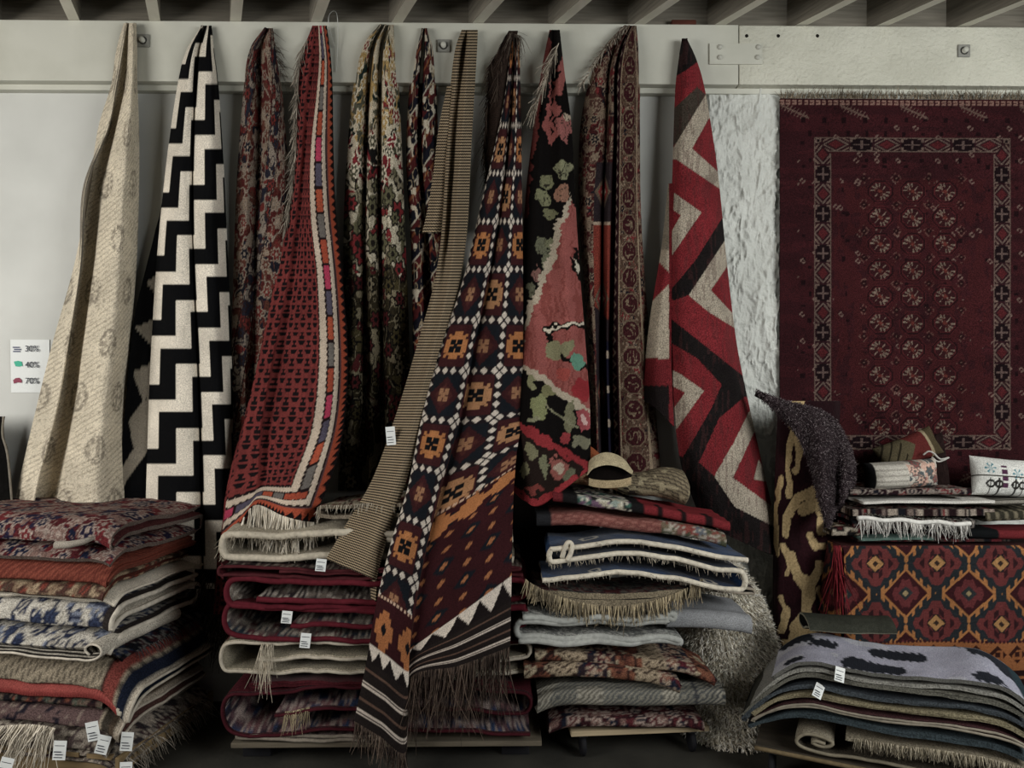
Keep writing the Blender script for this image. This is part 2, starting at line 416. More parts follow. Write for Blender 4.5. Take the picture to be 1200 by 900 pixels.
for k in range(16):                                                 # deck boards lying across the rafters
    y0 = -4.2 + k * 0.265; z = BT + 0.265 + rdir[2] * (y0 + 0.2)
    V, Q = boxarr(-4.5, 4.5, y0, y0 + 0.26, z, z + 0.03); V[:, 2] += rdir[2] * (V[:, 1] - y0)
    mk('deck_board', V, Q, M_DARKWOOD, roof, smooth=False)

wb = px2w([786, 815], [29, 20], .05)
wblk = box('wood_block', wb[0][0], wb[1][0], -.07, -.03, BT + .0005, BT + .035, wood_material('red_brown_wood', '#4a2a22', '#5c352b', (4, 4, 20)), None, .006)
tag(wblk, 'small reddish wood scrap lying on the beam above the zigzag rug', 'wood block')
# ---------------------------------------------------------------- hanging rugs
def hang(name, rows, us, pat, nr, nc, V=None, t=0.008, mat=None, parent=None, wob=0.004, seed=1, back='#40302a', edge=None, H=None, u_scale=1.0, stride=3):
    """rows: (py or list of py, [(px, depth), ...]); us: woven coordinate of each column, in photo pixels"""
    R = len(rows); Mn = len(us); net = np.zeros((R, Mn, 3))
    for i, (py, pts) in enumerate(rows):
        for j, p in enumerate(pts): net[i, j] = (p[0], py[j] if isinstance(py, (list, tuple)) else py, p[1])
    vv = net[:, :, 1].mean(1) if V is None else np.array(V, float)
    if vv.ndim == 1: Vc = np.repeat(vv[:, None], Mn, 1)
    else: Vc = vv
    vm = Vc.mean(1); us = np.array(us, float)
    v = np.linspace(vm[0], vm[-1], nr); u = np.linspace(us[0], us[-1], nc)
    tr = np.interp(v, vm, np.arange(R)); tcx = np.interp(u, us, np.arange(Mn))
    A = cr(net, tr); A = np.swapaxes(cr(np.swapaxes(A, 0, 1), tcx), 0, 1)
    Vf = cr(Vc, tr); Vf = np.swapaxes(cr(np.swapaxes(Vf, 0, 1), tcx), 0, 1)
    Vf = np.where(np.isfinite(Vf), Vf, 0)
    Uf = np.broadcast_to(u[None], Vf.shape)
    A[..., 2] += wob * (fbm(Uf / 22.0 + seed, Vf / 45.0, seed) - 0.5) * 3 + .0035 * (fbm(Uf / 7.0 + seed, Vf / 16.0, seed + 9) - 0.5)
    G = px2w(A[..., 0], A[..., 1], A[..., 2])
    c = pat(Uf, Vf, A[..., 0], A[..., 1])
    uv = np.stack([Uf / 241.0, Vf / 241.0], -1)
    o = sheet(name, G, c, t, mat or M_FLAT, parent, uv, back, edge, stride=stride)
    o['_'] = 0; del o['_']
    return o, G, N_out(G)
def N_out(G):
    n = normals(G)
    return -n if n[..., 1].mean() > 0 else n
def edge_fringe(name, P, D, n, L, w, color, parent, droop=0.6, seed=0, jit=0.2):
    t = np.sort(np.random.RandomState(seed).uniform(0, len(P) - 1, n)); i = np.clip(t.astype(int), 0, len(P) - 2); f = (t - i)[:, None]
    P0 = P[i] * (1 - f) + P[i + 1] * f
    D = np.broadcast_to(np.asarray(D, float), P0.shape)
    return strands(name, P0, D, L, w, color, M_THREAD, parent, droop, jit, seed)

# --- woven patterns (U across, V down, X/Y photo design position; all in photo pixels)
def persian(U, V, base, accs, line, s=1.0, seed=0, vine=0.045, ros=0.9, P=26.0, blot=0.70):
    rgb = flat(U, base); x = U / s; y = V / s
    wx = x + 5 * (vn(x / 17, y / 17, seed + 50) - 0.5); wy = y + 5 * (vn(x / 17 + 7, y / 17, seed + 51) - 0.5)
    for k, a in enumerate(accs):
        put(rgb, vn(wx / 8.5 + 13 * k, wy / 8.5, seed + k) > blot, a)
    n = vn(wx / 9, wy / 9, seed + 20); put(rgb, np.abs(n - 0.5) < vine, line)
    n = vn(wx / 5.5 + 31, wy / 5.5, seed + 23); put(rgb, np.abs(n - 0.5) < vine * 0.7, accs[-1])
    for o in (0.0, 0.5):
        a = x / P + o; b = y / P + o; i = np.floor(a); j = np.floor(b)
        h = cellh(i, j, seed + 33 + int(o * 2)); h2 = cellh(i + 5, j + 9, seed + 34)
        dx = (a - i - 0.3 - 0.4 * h) * P; dy = (b - j - 0.3 - 0.4 * h2) * P; r = np.hypot(dx, dy); th = np.arctan2(dy, dx)
        R0 = (4.5 + 3.0 * h2) * ros; pet = R0 * (1 + 0.22 * np.cos(6 * th))
        for k, a_ in enumerate(accs):
            sel = (np.floor(h * 7.99) % len(accs)) == k
            put(rgb, (r < pet) & sel, a_)
        put(rgb, np.abs(r - pet) < 0.9, line); put(rgb, r < R0 * 0.35, line)
    return rgb
def bands(rgb, D, lst):
    for a, b, c in lst: put(rgb, (D >= a) & (D < b), c)

def p_cream(U, V, X, Y):
    rgb = flat(U, '#d6c9ae'); z = 0.62 * U + V
    h = np.sin(z * 0.95 + 3.5 * fbm(U / 25, V / 25, 3)); put(rgb, np.clip((h - 0.35) * 2, 0, 1) * 0.42 * (fbm(U / 12, V / 7, 5) > 0.40), '#8f8168')
    put(rgb, (vn(U / 1.7, V / 1.7, 8) > 0.76) * 0.35, '#7c7060')
    P = 62.0; i = np.floor(V / P); a = U / 64 + 0.5 * (i % 2); j = np.floor(a)
    dx = (a - j - 0.5) * 64; dy = (V / P - i - 0.5) * P; r = np.hypot(dx * 1.1, dy * 0.85); k = cellh(i, j, 77)
    ring = (np.abs(r - 11 - 2 * k) < 2.6) | (np.abs(dx + (k - .5) * 8) < 1.8) & (r < 12) | (np.abs(dy) < 1.8) & (r < 9) & (k > .5)
    put(rgb, (ring & (vn(U / 2.2, V / 2.2, 9) > 0.40)) * 0.5, '#6b6052'); put(rgb, ((r < 16) & (vn(U / 1.5, V / 1.5, 19) > 0.55)) * 0.25, '#6b6052')
    return rgb
def p_bw(U, V, X, Y):
    rgb = flat(U, '#ddd3c0'); a = 37.0; i = np.floor(U / a); f = U - a * i
    w = V + 42.0 * i; m = (w % 75.0)
    m2 = ((w + 42) % 75.0)
    put(rgb, (m < 18) | ((f > 17) & (m2 < 59)), '#0d0e11')
    return rgb
def p_bwfold(U, V, X, Y):
    rgb = flat(U, '#0f1013')
    for t in ([(171, 331), (195, 314), (190, 352)], [(158, 384), (190, 370), (186, 414)], [(155, 437), (190, 418), (190, 448), (168, 470)], [(168, 470), (150, 493), (157, 525), (142, 549), (134, 600), (150, 560), (172, 530), (190, 500), (190, 455)]): put(rgb, poly(X, Y, t), '#9a907e')
    return rgb
def p_red(U, V, X, Y):
    rgb = persian(U, V, '#5c201d', ['#7a2a24', '#22222e', '#8f7a66', '#6a3a2c'], '#8d7c6c', 1.2, 60, 0.06)
    d = np.abs(((U + 0.25 * V) % 78) - 39); bands(rgb, d, [(0, 2, '#9a8a78'), (12, 13.5, '#20181a')])
    m = d < 11; q = persian(U, V, '#8a7c6e', ['#7a2a24', '#2a2a38'], '#3a2320', 1.2, 66); rgb[m] = q[m]
    return rgb
def p_redkilim(U, V, X, Y, W=150.0, H=600.0):
    rgb = flat(U, '#8f3430'); put(rgb, (vn(U / 3, V / 40, 4) > 0.6) * 0.35, '#6d2426')
    a = (U - 3) / 13.0; b = V / 10.5; i = np.floor(a); j = np.floor(b); dx = np.abs(a - i - 0.5) * 13; dy = (b - j - 0.5) * 10.5
    k = (i + j) % 2
    m = ((dy < 1) & (dy > -4.2) & (dx < 3.4 - dy * 0.7) & (k == 0)) | ((k == 1) & (((np.abs(dy - 2.6) < 1.5) & (dx < 4.8)) | ((np.abs(dy) < 3.4) & (dx < 1.6)) | ((np.abs(dy + 2.8) < 1.2) & (dx < 3.4))))
    put(rgb, m, '#1e1518')
    e = np.minimum(W - U, H - V); al = np.where(W - U < H - V, V, U + 20)
    z = 2.6 * tri(al / 7.0)
    put(rgb, e < 40, '#2b1a1c'); put(rgb, e < 38.5 - z * .5, '#c4b09a'); put(rgb, e < 32 - z * 0.6, '#2b1a1c')
    cols = ['#c22a56', '#5d566a', '#bd4c22', '#77706a', '#b2441f']
    n = np.floor(al / 30.0) % 5; f = np.abs(al / 30.0 - np.floor(al / 30.0) - 0.5) * 30; jj = 1.6 * tri(al / 5.0)
    for q, c in enumerate(cols): put(rgb, (e < 30 - jj) & (e > 20.5 + jj) & (n == q) & (f < 13.5), c)
    put(rgb, (e < 19.5 + z * 0.6), '#c8b49e'); put(rgb, e < 14 + z * 0.4, '#2b1a1c'); put(rgb, e < 12.5, '#6e4a4c')
    put(rgb, e < 11, '#bd4a1f'); put(rgb, (e < 1.0 + 6.5 * tri(al / 9.0)), '#1e1617')
    return rgb
def p_green(U, V, X, Y):
    rgb = persian(U, V, '#5d5c4a', ['#8a2428', '#b9ad92', '#23342e', '#b08f4c'], '#c2b69c', 1.5, 80, 0.06)
    m = (V > 150 + 30 * tri(U / 60)) & (V < 200 + 35 * tri(U / 60)); q = persian(U, V, '#8c1f29', ['#b9ad92', '#5c5a45', '#1e1c1a'], '#c8bda4', 1.4, 82, 0.06); rgb[m] = q[m]
    m = (V >= 195 + 30 * tri(U / 60)) & (V < 320); q = persian(U, V, '#b7ad93', ['#8a2428', '#6b6748', '#8f8468'], '#2b2620', 1.7, 84, 0.035, 1.0, 22); rgb[m] = q[m]
    m = V >= 300 + 25 * tri(U / 50); q = persian(U, V, '#38301e', ['#4f4526', '#5a1f20', '#82765a'], '#171310', 1.5, 86); rgb[m] = q[m]
    return rgb
def p_navy(U, V, X, Y):
    rgb = flat(U, '#591b1d'); d = (U * 0.6 + V) % 42
    put(rgb, d < 13, '#1b1c2a'); put(rgb, (d > 13) & (d < 16), '#a9a08d'); put(rgb, (d > 25) & (d < 29), '#8a4a22')
    put(rgb, vn(U / 9, V / 9, 91) > 0.72, '#b9ae98'); put(rgb, vn(U / 7 + 5, V / 9, 92) > 0.74, '#14141e'); put(rgb, np.abs(vn(U / 8, V / 12, 93) - 0.5) < 0.03, '#9c8a6c')
    return rgb
def p_stripe(U, V, X, Y):
    return flat(U, '#6a5d4c')
def star(du, dv, a):             # stepped cross
    return ((np.abs(du) < a) & (np.abs(dv) < a * 0.45)) | ((np.abs(du) < a * 0.45) & (np.abs(dv) < a)) | ((np.abs(du) < a * 0.72) & (np.abs(dv) < a * 0.72))
def xcross(du, dv, a):
    return ((np.abs(np.abs(du) - a * 0.55) < a * 0.45) & (np.abs(np.abs(dv) - a * 0.55) < a * 0.45)) | ((np.abs(du) < a * 0.5) & (np.abs(dv) < a * 0.5))
KV = (0.0, 690.0, 745.0, 840.0)
def p_kilim(U, V, X, Y):
    Pu, Pv = 48.0, 60.0
    a = U / Pu; b = V / Pv; i = np.floor(a); j = np.floor(b); du = (a - i - 0.5) * Pu; dv = (b - j - 0.5) * Pv
    du = np.round(du / 2.0) * 2.0; dvq = np.round(dv / 2.2) * 2.2
    odd = ((j + i) % 2) == 0
    rgb = flat(U, '#1f242c'); put(rgb, odd, '#4d2124')
    put(rgb, (~odd) & (np.abs(du) / 20 + np.abs(dvq) / 22 < 1.05), '#4a2023')
    put(rgb, (~odd) & (np.abs(du) / 20 + np.abs(dvq) / 22 < 0.62), '#5d2c28')
    put(rgb, (~odd) & xcross(du, dvq, 7), '#a8744c')
    h = cellh(i + 3, j + 7, 5); oc = np.where((h > 0.5)[..., None], lin('#c07632'), lin('#b9814e'))
    g = odd & (star(du, dvq, 17) | ((np.abs(du) < 15) & (np.abs(dvq) < 15) & (((np.abs(du) + np.abs(dvq)) % 8) < 5)))
    m = g[..., None].astype(float); rgb = rgb * (1 - m) + oc * m
    put(rgb, odd & xcross(du, dvq, 8), '#17181c')
    # white diamond chains along the seams
    eu = np.abs(np.abs((a - i - 0.5) * Pu) - Pu / 2); ev = np.abs(np.abs(dv) - Pv / 2)
    cv_ = np.abs(((V / 12.0) % 1) - 0.5) * 12; cu = np.abs(((U / 12.0) % 1) - 0.5) * 12
    put(rgb, (eu < 5) | (ev < 5), '#2a2126')
    put(rgb, ((eu + cv_) < 4.6) | ((ev + cu) < 4.6), '#c9bcac')
    # end panel, teeth and banded skirt
    v1, v2 = KV[2], KV[3]; v0 = np.where(U > 57, 585.0, KV[1]); m = V > v0; put(rgb, m, '#43191e')
    rp = m & (U > 57); du2 = np.abs(((U / 17.0) % 1) - .5) * 17; dv2 = np.abs(((V / 17.0) % 1) - .5) * 17; kk = (np.floor(U / 17.0) + np.floor(V / 17.0)) % 3
    put(rgb, rp & (kk == 0) & (du2 + dv2 < 8), '#1d212a'); put(rgb, rp & (du2 + dv2 < 3.4), '#b06a34'); put(rgb, rp & (V < v0 + 36) & star(np.round(((U / 26.0) % 1 - .5) * 13) * 2, np.round(((V - 585) / 36.0 - .5) * 18) * 2, 13), '#bf7430')
    dd = np.abs(((U / 34.0) % 1) - 0.5) * 34; de = np.abs(((V - v0) / 55.0) - 0.5) * 50
    put(rgb, m & (U <= 57) & star(np.round(dd / 2) * 2, np.round(de / 2) * 2, 13), '#b96d2e'); put(rgb, m & (U <= 57) & (dd + de < 4.5), '#1b1a20')
    put(rgb, m & (np.abs(V - v0) < 2.4) & (((U / 5.0) % 1) < 0.6), '#c8a386')
    tw = np.where(U > 57, 22.0, 12.0); put(rgb, V > v1 - tw - 1, '#241c1c'); put(rgb, (V > v1 - tw - 1) & (V < v1 - tw + (tw - 1) * tri(U / 15.0)), '#d2c4b4')
    put(rgb, V > v1, '#2a2220'); q = (V - v1) % 34
    for c0, c in ((10, '#6e5142'), (24, '#c3b3a4'), (28, '#c3b3a4')): put(rgb, (V > v1) & (np.abs(q - c0) < 1.2), c)
    return rgb
def p_floral(U, V, X, Y):
    X0, Y0 = X, Y; X = X + 7 * (vn(X0 / 7, Y0 / 7, 61) - .5) + 1.6 * (tri(Y0 / 5.) - .5); Y = Y + 9 * (vn(X0 / 7 + 9, Y0 / 7, 62) - .5)
    rgb = flat(U, '#14100f'); w = 2.2 * (tri(Y / 7.0) - 0.5); Xw = X + w
    put(rgb, poly(X, Y, [(642, 30), (630, 90), (618, 180), (600, 290), (612, 290), (626, 180), (634, 120), (648, 60)]), '#74302b')
    put(rgb, poly(X, Y, [(646, 90), (662, 62), (661, 100), (652, 118), (656, 132), (648, 142), (652, 158), (644, 172), (636, 150)]), '#a5564f')
    put(rgb, (np.abs(((Y / 17.0) % 1) - 0.5) * 12 > (X - 652 + (Y - 60) * 0.12)) & (X > 648 - (Y - 60) * 0.05) & (Y < 180), '#14100f')
    for cx, cy, rx, ry, c in ((660, 150, 9, 14, '#a8605a'), (664, 138, 5, 6, '#b9a58c'), (640, 212, 7, 9, '#7d7d58'), (637, 232, 8, 9, '#83845e'), (646, 250, 7, 7, '#7b7a55'), (659, 200, 8, 9, '#8a8a66'), (657, 227, 7, 11, '#a5735a'), (666, 198, 5, 5, '#8e8d69'), (634, 290, 6, 10, '#73745a'), (648, 284, 10, 7, '#7d7e5c'), (642, 305, 6, 12, '#74765a'), (630, 320, 6, 9, '#93645a'), (622, 340, 4, 8, '#6f7058')):
        r = np.hypot((X - cx) / rx, (Y - cy) / ry) + 0.25 * (vn(X / 3, Y / 3, 17) - 0.5); put(rgb, r < 1, c); put(rgb, (np.abs(vn(X / 3.5, Y / 5, 18) - 0.5) < 0.05) & (r < 0.9), '#3a352a')
    pk = poly(Xw, Y, [(671, 232), (660, 262), (652, 300), (634, 345), (616, 390), (606, 425), (640, 440), (665, 462), (700, 486), (700, 400), (690, 330), (680, 270)])
    bd = poly(Xw + 4, Y - 1, [(671, 224), (656, 262), (648, 300), (630, 343), (612, 386), (600, 425), (640, 448), (665, 470), (700, 494), (700, 400), (690, 330), (680, 262)])
    put(rgb, bd, '#b3a48c'); put(rgb, pk, '#a9564f'); put(rgb, pk & (vn(X / 2, Y / 30, 19) > 0.6), '#98473f')
    put(rgb, segd(X, Y, [(690, 378), (648, 384), (640, 390), (644, 402), (662, 420), (692, 434)]) < 3.4, '#16110f')
    put(rgb, (segd(X, Y, [(688, 377), (648, 384), (640, 390)]) < 1.4), '#c9bda6')
    put(rgb, segd(X, Y, [(674, 292), (681, 310), (680, 330), (672, 302)]) < 2.2, '#16110f'); put(rgb, poly(X, Y, [(674, 298), (681, 312), (678, 326)]), '#b9b29c')
    for cx, cy, rx, ry, c in ((649, 410, 10, 13, '#8f8b63'), (662, 408, 9, 9, '#8a8760'), (676, 424, 8, 9, '#5f9a80'), (660, 438, 8, 6, '#b5493f'), (683, 458, 11, 13, '#a8212b')):
        put(rgb, np.hypot((X - cx) / rx, (Y - cy) / ry) < 1, c)
    lower = (Y > 470) | (bd == 0) & (Y > 425)
    for cx, cy, rx, ry, c in ((623, 444, 6, 10, '#8d8c62'), (632, 476, 9, 16, '#868a58'), (645, 458, 10, 7, '#7e7c50'), (626, 492, 8, 5, '#8b8a68'), (668, 490, 5, 18, '#7d7a5a'), (685, 492, 9, 13, '#b04a50'), (684, 490, 4, 5, '#d0a8a0'), (664, 512, 6, 8, '#a8343a'), (682, 518, 10, 6, '#7f7c62')):
        r = np.hypot((X - cx) / rx, (Y - cy) / ry) + 0.3 * (vn(X / 3, Y / 3, 27) - 0.5); put(rgb, (r < 1) & lower, c)
    put(rgb, segd(X, Y, [(640, 472), (660, 488), (676, 500)]) < 1.5, '#8b8868')
    cn = poly(X, Y, [(600, 500), (612, 503), (650, 522), (700, 552), (632, 604), (590, 590)]); put(rgb, cn, '#2c1f1a')
    for cx, cy, rx, ry, c in ((622, 530, 7, 9, '#84805c'), (637, 546, 5, 17, '#7c7d5c'), (655, 548, 10, 12, '#a65a50'), (655, 548, 5, 6, '#b9a892'), (667, 556, 5, 9, '#6d6e54'), (614, 552, 6, 8, '#807b58'), (625, 572, 10, 5, '#8a3a32')):
        r = np.hypot((X - cx) / rx, (Y - cy) / ry) + 0.3 * (vn(X / 3, Y / 3, 29) - 0.5); put(rgb, (r < 1) & cn, c)
    put(rgb, segd(X, Y + 1.5 * tri(X / 6), [(600, 497), (612, 503), (650, 523), (700, 553)]) < 5, '#a3242c')
    put(rgb, segd(X, Y + 2 * tri(X / 6), [(596, 578), (630, 592), (700, 550)]) < 6, '#a8262e')
    return rgb
def p_red2(U, V, X, Y):
    rgb = persian(U, V, '#4a1a1a', ['#7c2226', '#1f1a22', '#86705a', '#5c3a30'], '#8a745e', 0.9, 120)
    d = np.abs(U - 96); q = np.abs(((V / 31.0) % 1) - 0.5) * 31; m = d < 15
    put(rgb, m & (vn(U / 2.5, V / 2.5, 4) > .45), '#5c4434'); r = np.maximum(np.maximum(d, q), (d + q) * 0.72)
    put(rgb, m & (r < 12.5), '#75604a'); put(rgb, m & (r < 11), '#43181c'); put(rgb, m & (r < 8) & (np.abs(vn(U / 4, V / 4, 8) - .5) < .08), '#7d6850')
    for c in (78, 114): put(rgb, np.abs(U - c) < 1.6, '#9a8468')
    m = (U > 60) & (U < 77); put(rgb, m, '#3a1a22'); put(rgb, m & (np.abs(U - 68) + np.abs(((V / 14.0) % 1) - 0.5) * 14 < 6.5), '#a08c7c'); put(rgb, m & (np.abs(U - 68) + np.abs(((V / 14.0) % 1) - 0.5) * 14 < 3.4), '#7a2228')
    m = (U > 28) & (U < 60) & (V > 190); put(rgb, m, '#33282c')
    m2 = m & (V > 262) & (V < 345 + U * 0.5); put(rgb, m2, '#8c3322'); put(rgb, m & (np.abs(V - 262) < 2.2), '#a8927a')
    for k in (225, 350, 460): put(rgb, m & (np.abs(U - 44) * 1.4 + np.abs(V - k) * 0.9 < 22), '#6a5644'); put(rgb, m & (np.abs(U - 44) * 1.4 + np.abs(V - k) * 0.9 < 16), '#8a2a28'); put(rgb, m & (np.abs(U - 44) + np.abs(V - k) < 7), '#a89880')
    m = (U > 52) & (U < 66) & (V > 400); put(rgb, m, '#1c1a30'); put(rgb, m & (np.hypot(U - 58, ((V - 440) % 40) - 16) < 4.5), '#a4927e')
    return rgb
def p_zig(U, V, X, Y):
    R_, W_, K_ = '#8e1c26', '#a99c88', '#221c1c'
    rgb = flat(U, R_)
    put(rgb, poly(X, Y, [(780, 20), (830, 20), (818, 72), (803, 83), (780, 96)]), K_)
    put(rgb, poly(X, Y, [(840, 122), (817, 102), (780, 136), (780, 180), (793, 167)]), '#4a4036')
    put(rgb, poly(X, Y, [(840, 100), (827, 111), (793, 167), (780, 186), (793, 187), (840, 219), (860, 230), (860, 214), (840, 200), (811, 174), (830, 140), (850, 118)]), W_)
    put(rgb, poly(X, Y, [(776, 218), (790, 226), (822, 249), (789, 297), (776, 315), (776, 285), (787, 271), (798, 252), (776, 238)]), W_)
    put(rgb, poly(X, Y, [(860, 246), (846, 256), (815, 305), (789, 336), (776, 346), (790, 352), (807, 346), (850, 281), (864, 268)]), K_)
    put(rgb, poly(X, Y, [(866, 268), (850, 281), (807, 346), (831, 366), (870, 390), (870, 378), (861, 370), (833, 340), (851, 314), (870, 290)]), W_)
    put(rgb, poly(X, Y, [(776, 364), (787, 374), (825, 404), (880, 448), (884, 470), (845, 450), (817, 420), (776, 396)]), K_)
    put(rgb, poly(X, Y, [(884, 442), (876, 462), (843, 490), (819, 542), (800, 536), (833, 480), (847, 448)]), K_)
    put(rgb, poly(X, Y, [(776, 428), (797, 438), (825, 458), (795, 500), (776, 520), (776, 490), (787, 482), (803, 460), (776, 446)]), W_)
    put(rgb, poly(X, Y, [(890, 470), (877, 484), (859, 520), (837, 558), (861, 594), (911, 620), (925, 626), (915, 600), (903, 592), (859, 560), (883, 508), (900, 494)]), W_)
    put(rgb, poly(X, Y, [(889, 538), (904, 566), (883, 562)]), W_)
    put(rgb, poly(X, Y, [(770, 520), (800, 536), (819, 542), (837, 558), (861, 594), (913, 620), (930, 640), (930, 700), (770, 700)]), K_)  # black bottom corner, with the dark lower-left shading painted in too
    put(rgb, (vn(X / 2.2, Y / 14, 7) > 0.66) * 0.3, '#5a3030')
    return rgb
def p_zigflap(U, V, X, Y):
    rgb = flat(U, '#a89a84'); put(rgb, (Y < 292) & (Y > 210), '#8a7f6c'); put(rgb, (Y > 300 + (X - 765)) & (Y < 352 - (X - 765)), '#8e1c26'); put(rgb, Y > 420, '#7e1a22'); put(rgb, Y > 452, '#241c1c'); put(rgb, X > 784, '#7e1a22')
    return rgb
def p_dark(c):
    return lambda U, V, X, Y: flat(U, c) * (0.7 + 0.6 * fbm(U / 5, V / 5, 14))[..., None]

# 1 cream rug
r1, G, _ = hang('hanging_rug', [
    (27, [(145, .12), (148, .13), (150, .12), (151, .12), (153, .14), (157, .14), (160, .11)]),
    (60, [(136, .10), (143, .14), (144, .11), (149, .11), (151, .15), (156, .16), (161, .10)]),
    (100, [(130, .09), (136, .14), (137, .10), (146, .10), (148, .15), (155, .17), (161, .09)]),
    (150, [(115, .06), (126, .14), (127, .07), (134, .07), (139, .15), (152, .18), (163, .06)]),
    (220, [(104, .05), (100, .14), (101, .06), (119, .06), (126, .16), (146, .20), (163, .06)]),
    (310, [(87, .06), (94, .16), (95, .06), (108, .06), (115, .17), (140, .22), (160, .06)]),
    (400, [(62, .06), (80, .17), (81, .06), (95, .06), (103, .18), (132, .23), (153, .06)]),
    (480, [(42, .06), (66, .17), (67, .06), (84, .06), (92, .18), (122, .23), (147, .06)]),
    (575, [(20, .07), (42, .16), (43, .06), (66, .06), (75, .17), (114, .22), (150, .06)]),
    (640, [(8, .07), (34, .15), (36, .06), (58, .06), (70, .16), (112, .20), (152, .06)])],
    [0, 26, 32, 58, 66, 100, 150], p_cream, 420, 130, mat=M_FLAT, back='#8d8474', seed=3)
tag(r1, 'cream hanging rug with faint grey motifs, leftmost on the beam', 'rug', 'rugs hanging gathered from the beam')
# 2 black and white rug
r2, G, _ = hang('hanging_rug', [
    (30, [(236, .12), (237, .13), (238, .13), (240, .12), (243, .13), (246, .12), (248, .11)]),
    (60, [(218, .11), (225, .15), (230, .14), (233, .11), (236, .14), (246, .15), (251, .10)]),
    (100, [(208, .10), (218, .16), (227, .15), (229, .10), (232, .15), (248, .17), (256, .09)]),
    (190, [(195, .09), (209, .18), (224, .17), (225, .10), (228, .17), (250, .19), (262, .07)]),
    (300, [(184, .09), (202, .19), (224, .18), (226, .10), (229, .18), (252, .20), (267, .06)]),
    (430, [(176, .09), (200, .20), (228, .19), (232, .10), (235, .18), (257, .20), (272, .06)]),
    (545, [(172, .09), (200, .20), (230, .19), (236, .10), (239, .18), (262, .20), (274, .06)]),
    (690, [(168, .09), (200, .19), (232, .18), (238, .10), (242, .17), (266, .19), (278, .06)])],
    [4, 32, 58, 66, 74, 106, 132], p_bw, 360, 110, back='#5a5248', seed=5)
f2, G, _ = hang('back_fold', [(200, [(197, .08), (205, .05)]), (240, [(190, .08), (207, .05)]), (310, [(172, .08), (204, .05)]), (370, [(158, .08), (200, .05)]), (440, [(150, .09), (198, .05)]), (548, [(141, .09), (190, .05)]), (640, [(136, .09), (190, .05)])],
    [0, 60], p_bwfold, 120, 40, parent=r2, back='#5a5248')
tag(r2, 'black and white stepped zigzag rug hanging from the beam', 'rug', 'rugs hanging gathered from the beam')
# 3 faded red persian rug behind the red kilim
r3, G, _ = hang('hanging_rug', [
    (33, [(309, .12), (311, .14), (313, .12), (314, .12), (316, .14), (318, .12), (320, .10)]),
    (60, [(292, .10), (298, .15), (302, .11), (305, .11), (311, .15), (318, .15), (323, .10)]),
    (110, [(285, .08), (295, .14), (302, .09), (305, .09), (313, .15), (325, .14), (331, .07)]),
    (200, [(278, .06), (290, .13), (300, .07), (304, .07), (314, .14), (330, .13), (338, .05)]),
    (300, [(274, .05), (287, .12), (296, .06), (300, .06), (312, .13), (332, .12), (342, .05)]),
    (420, [(271, .05), (286, .11), (294, .06), (300, .06), (312, .11), (334, .10), (346, .05)]),
    (545, [(270, .05), (286, .10), (294, .06), (300, .06), (312, .10), (334, .09), (346, .05)])],
    [0, 20, 34, 42, 62, 92, 110], p_red, 380, 110, mat=M_PILE, back='#3f1e1b', seed=8)
edge_fringe('fringe', px2w(np.linspace(316, 330, 10), np.linspace(34, 90, 10), .10), (0.9, -0.2, -0.3), 46, .07, .0016, ['#8a7c6c', '#6b5a4c'], r3, .8, 3, .5)
tag(r3, 'faded red patterned rug hanging half behind the red kilim', 'rug', 'rugs hanging gathered from the beam')
# 4 red kilim with orange sawtooth border
r4, G, _ = hang('hanging_rug', [
    (30, [(366, .12), (368, .13), (370, .13), (373, .14), (377, .15), (383, .12)]),
    (70, [(352, .11), (362, .13), (368, .12), (374, .15), (381, .17), (388, .12)]),
    (110, [(349, .10), (356, .13), (363, .12), (371, .16), (380, .18), (390, .12)]),
    (180, [(346, .10), (352, .14), (358, .13), (364, .18), (378, .20), (391, .13)]),
    (250, [(338, .11), (345, .15), (352, .14), (364, .20), (381, .22), (394, .15)]),
    (330, [(322, .13), (335, .18), (343, .16), (372, .25), (389, .26), (402, .19)]),
    (420, [(303, .18), (318, .24), (328, .20), (374, .31), (393, .32), (408, .24)]),
    ([500, 500, 500, 500, 493, 480], [(285, .24), (304, .30), (314, .26), (366, .38), (388, .39), (405, .30)]),
    ([572, 566, 562, 560, 550, 536], [(268, .30), (298, .38), (310, .35), (345, .46), (372, .46), (396, .38)]),
    ([640, 612, 592, 604, 610, 612], [(258, .34), (282, .46), (300, .47), (330, .50), (352, .51), (368, .47)])],
    [0, 26, 34, 112, 131, 150], p_redkilim, 430, 150, V=[20, 60, 100, 170, 240, 320, 410, 485, 550, 600], seed=12, back='#5c2322')
edge_fringe('fringe', G[-1, 26:], (0, -0.3, -1), 150, .11, .0038, ['#d6cbb6', '#b5a994', '#e6dcc8'], r4, .5, 6, .10)
edge_fringe('fringe', np.stack([G[k, 0] for k in range(12, 180, 3)]), (-0.25, -0.5, -0.9), 260, .05, .0030, ['#b5a996', '#8f8474'], r4, .8, 7, .25)
f4, G, _ = hang('back_fold', [(470, [(292, .18), (300, .16), (330, .16)]), (560, [(268, .20), (284, .22), (325, .2)]), (640, [(256, .20), (272, .24), (320, .2)]), (720, [(250, .20), (264, .24), (315, .2)])],
    [0, 26, 80], lambda U, V, X, Y: p_redkilim(U, V, X, Y, 400, 2000), 90, 50, parent=r4, back='#4c2322')
tag(r4, 'red kilim with tiny black motifs, orange sawtooth border and white fringe', 'rug', 'rugs hanging gathered from the beam')
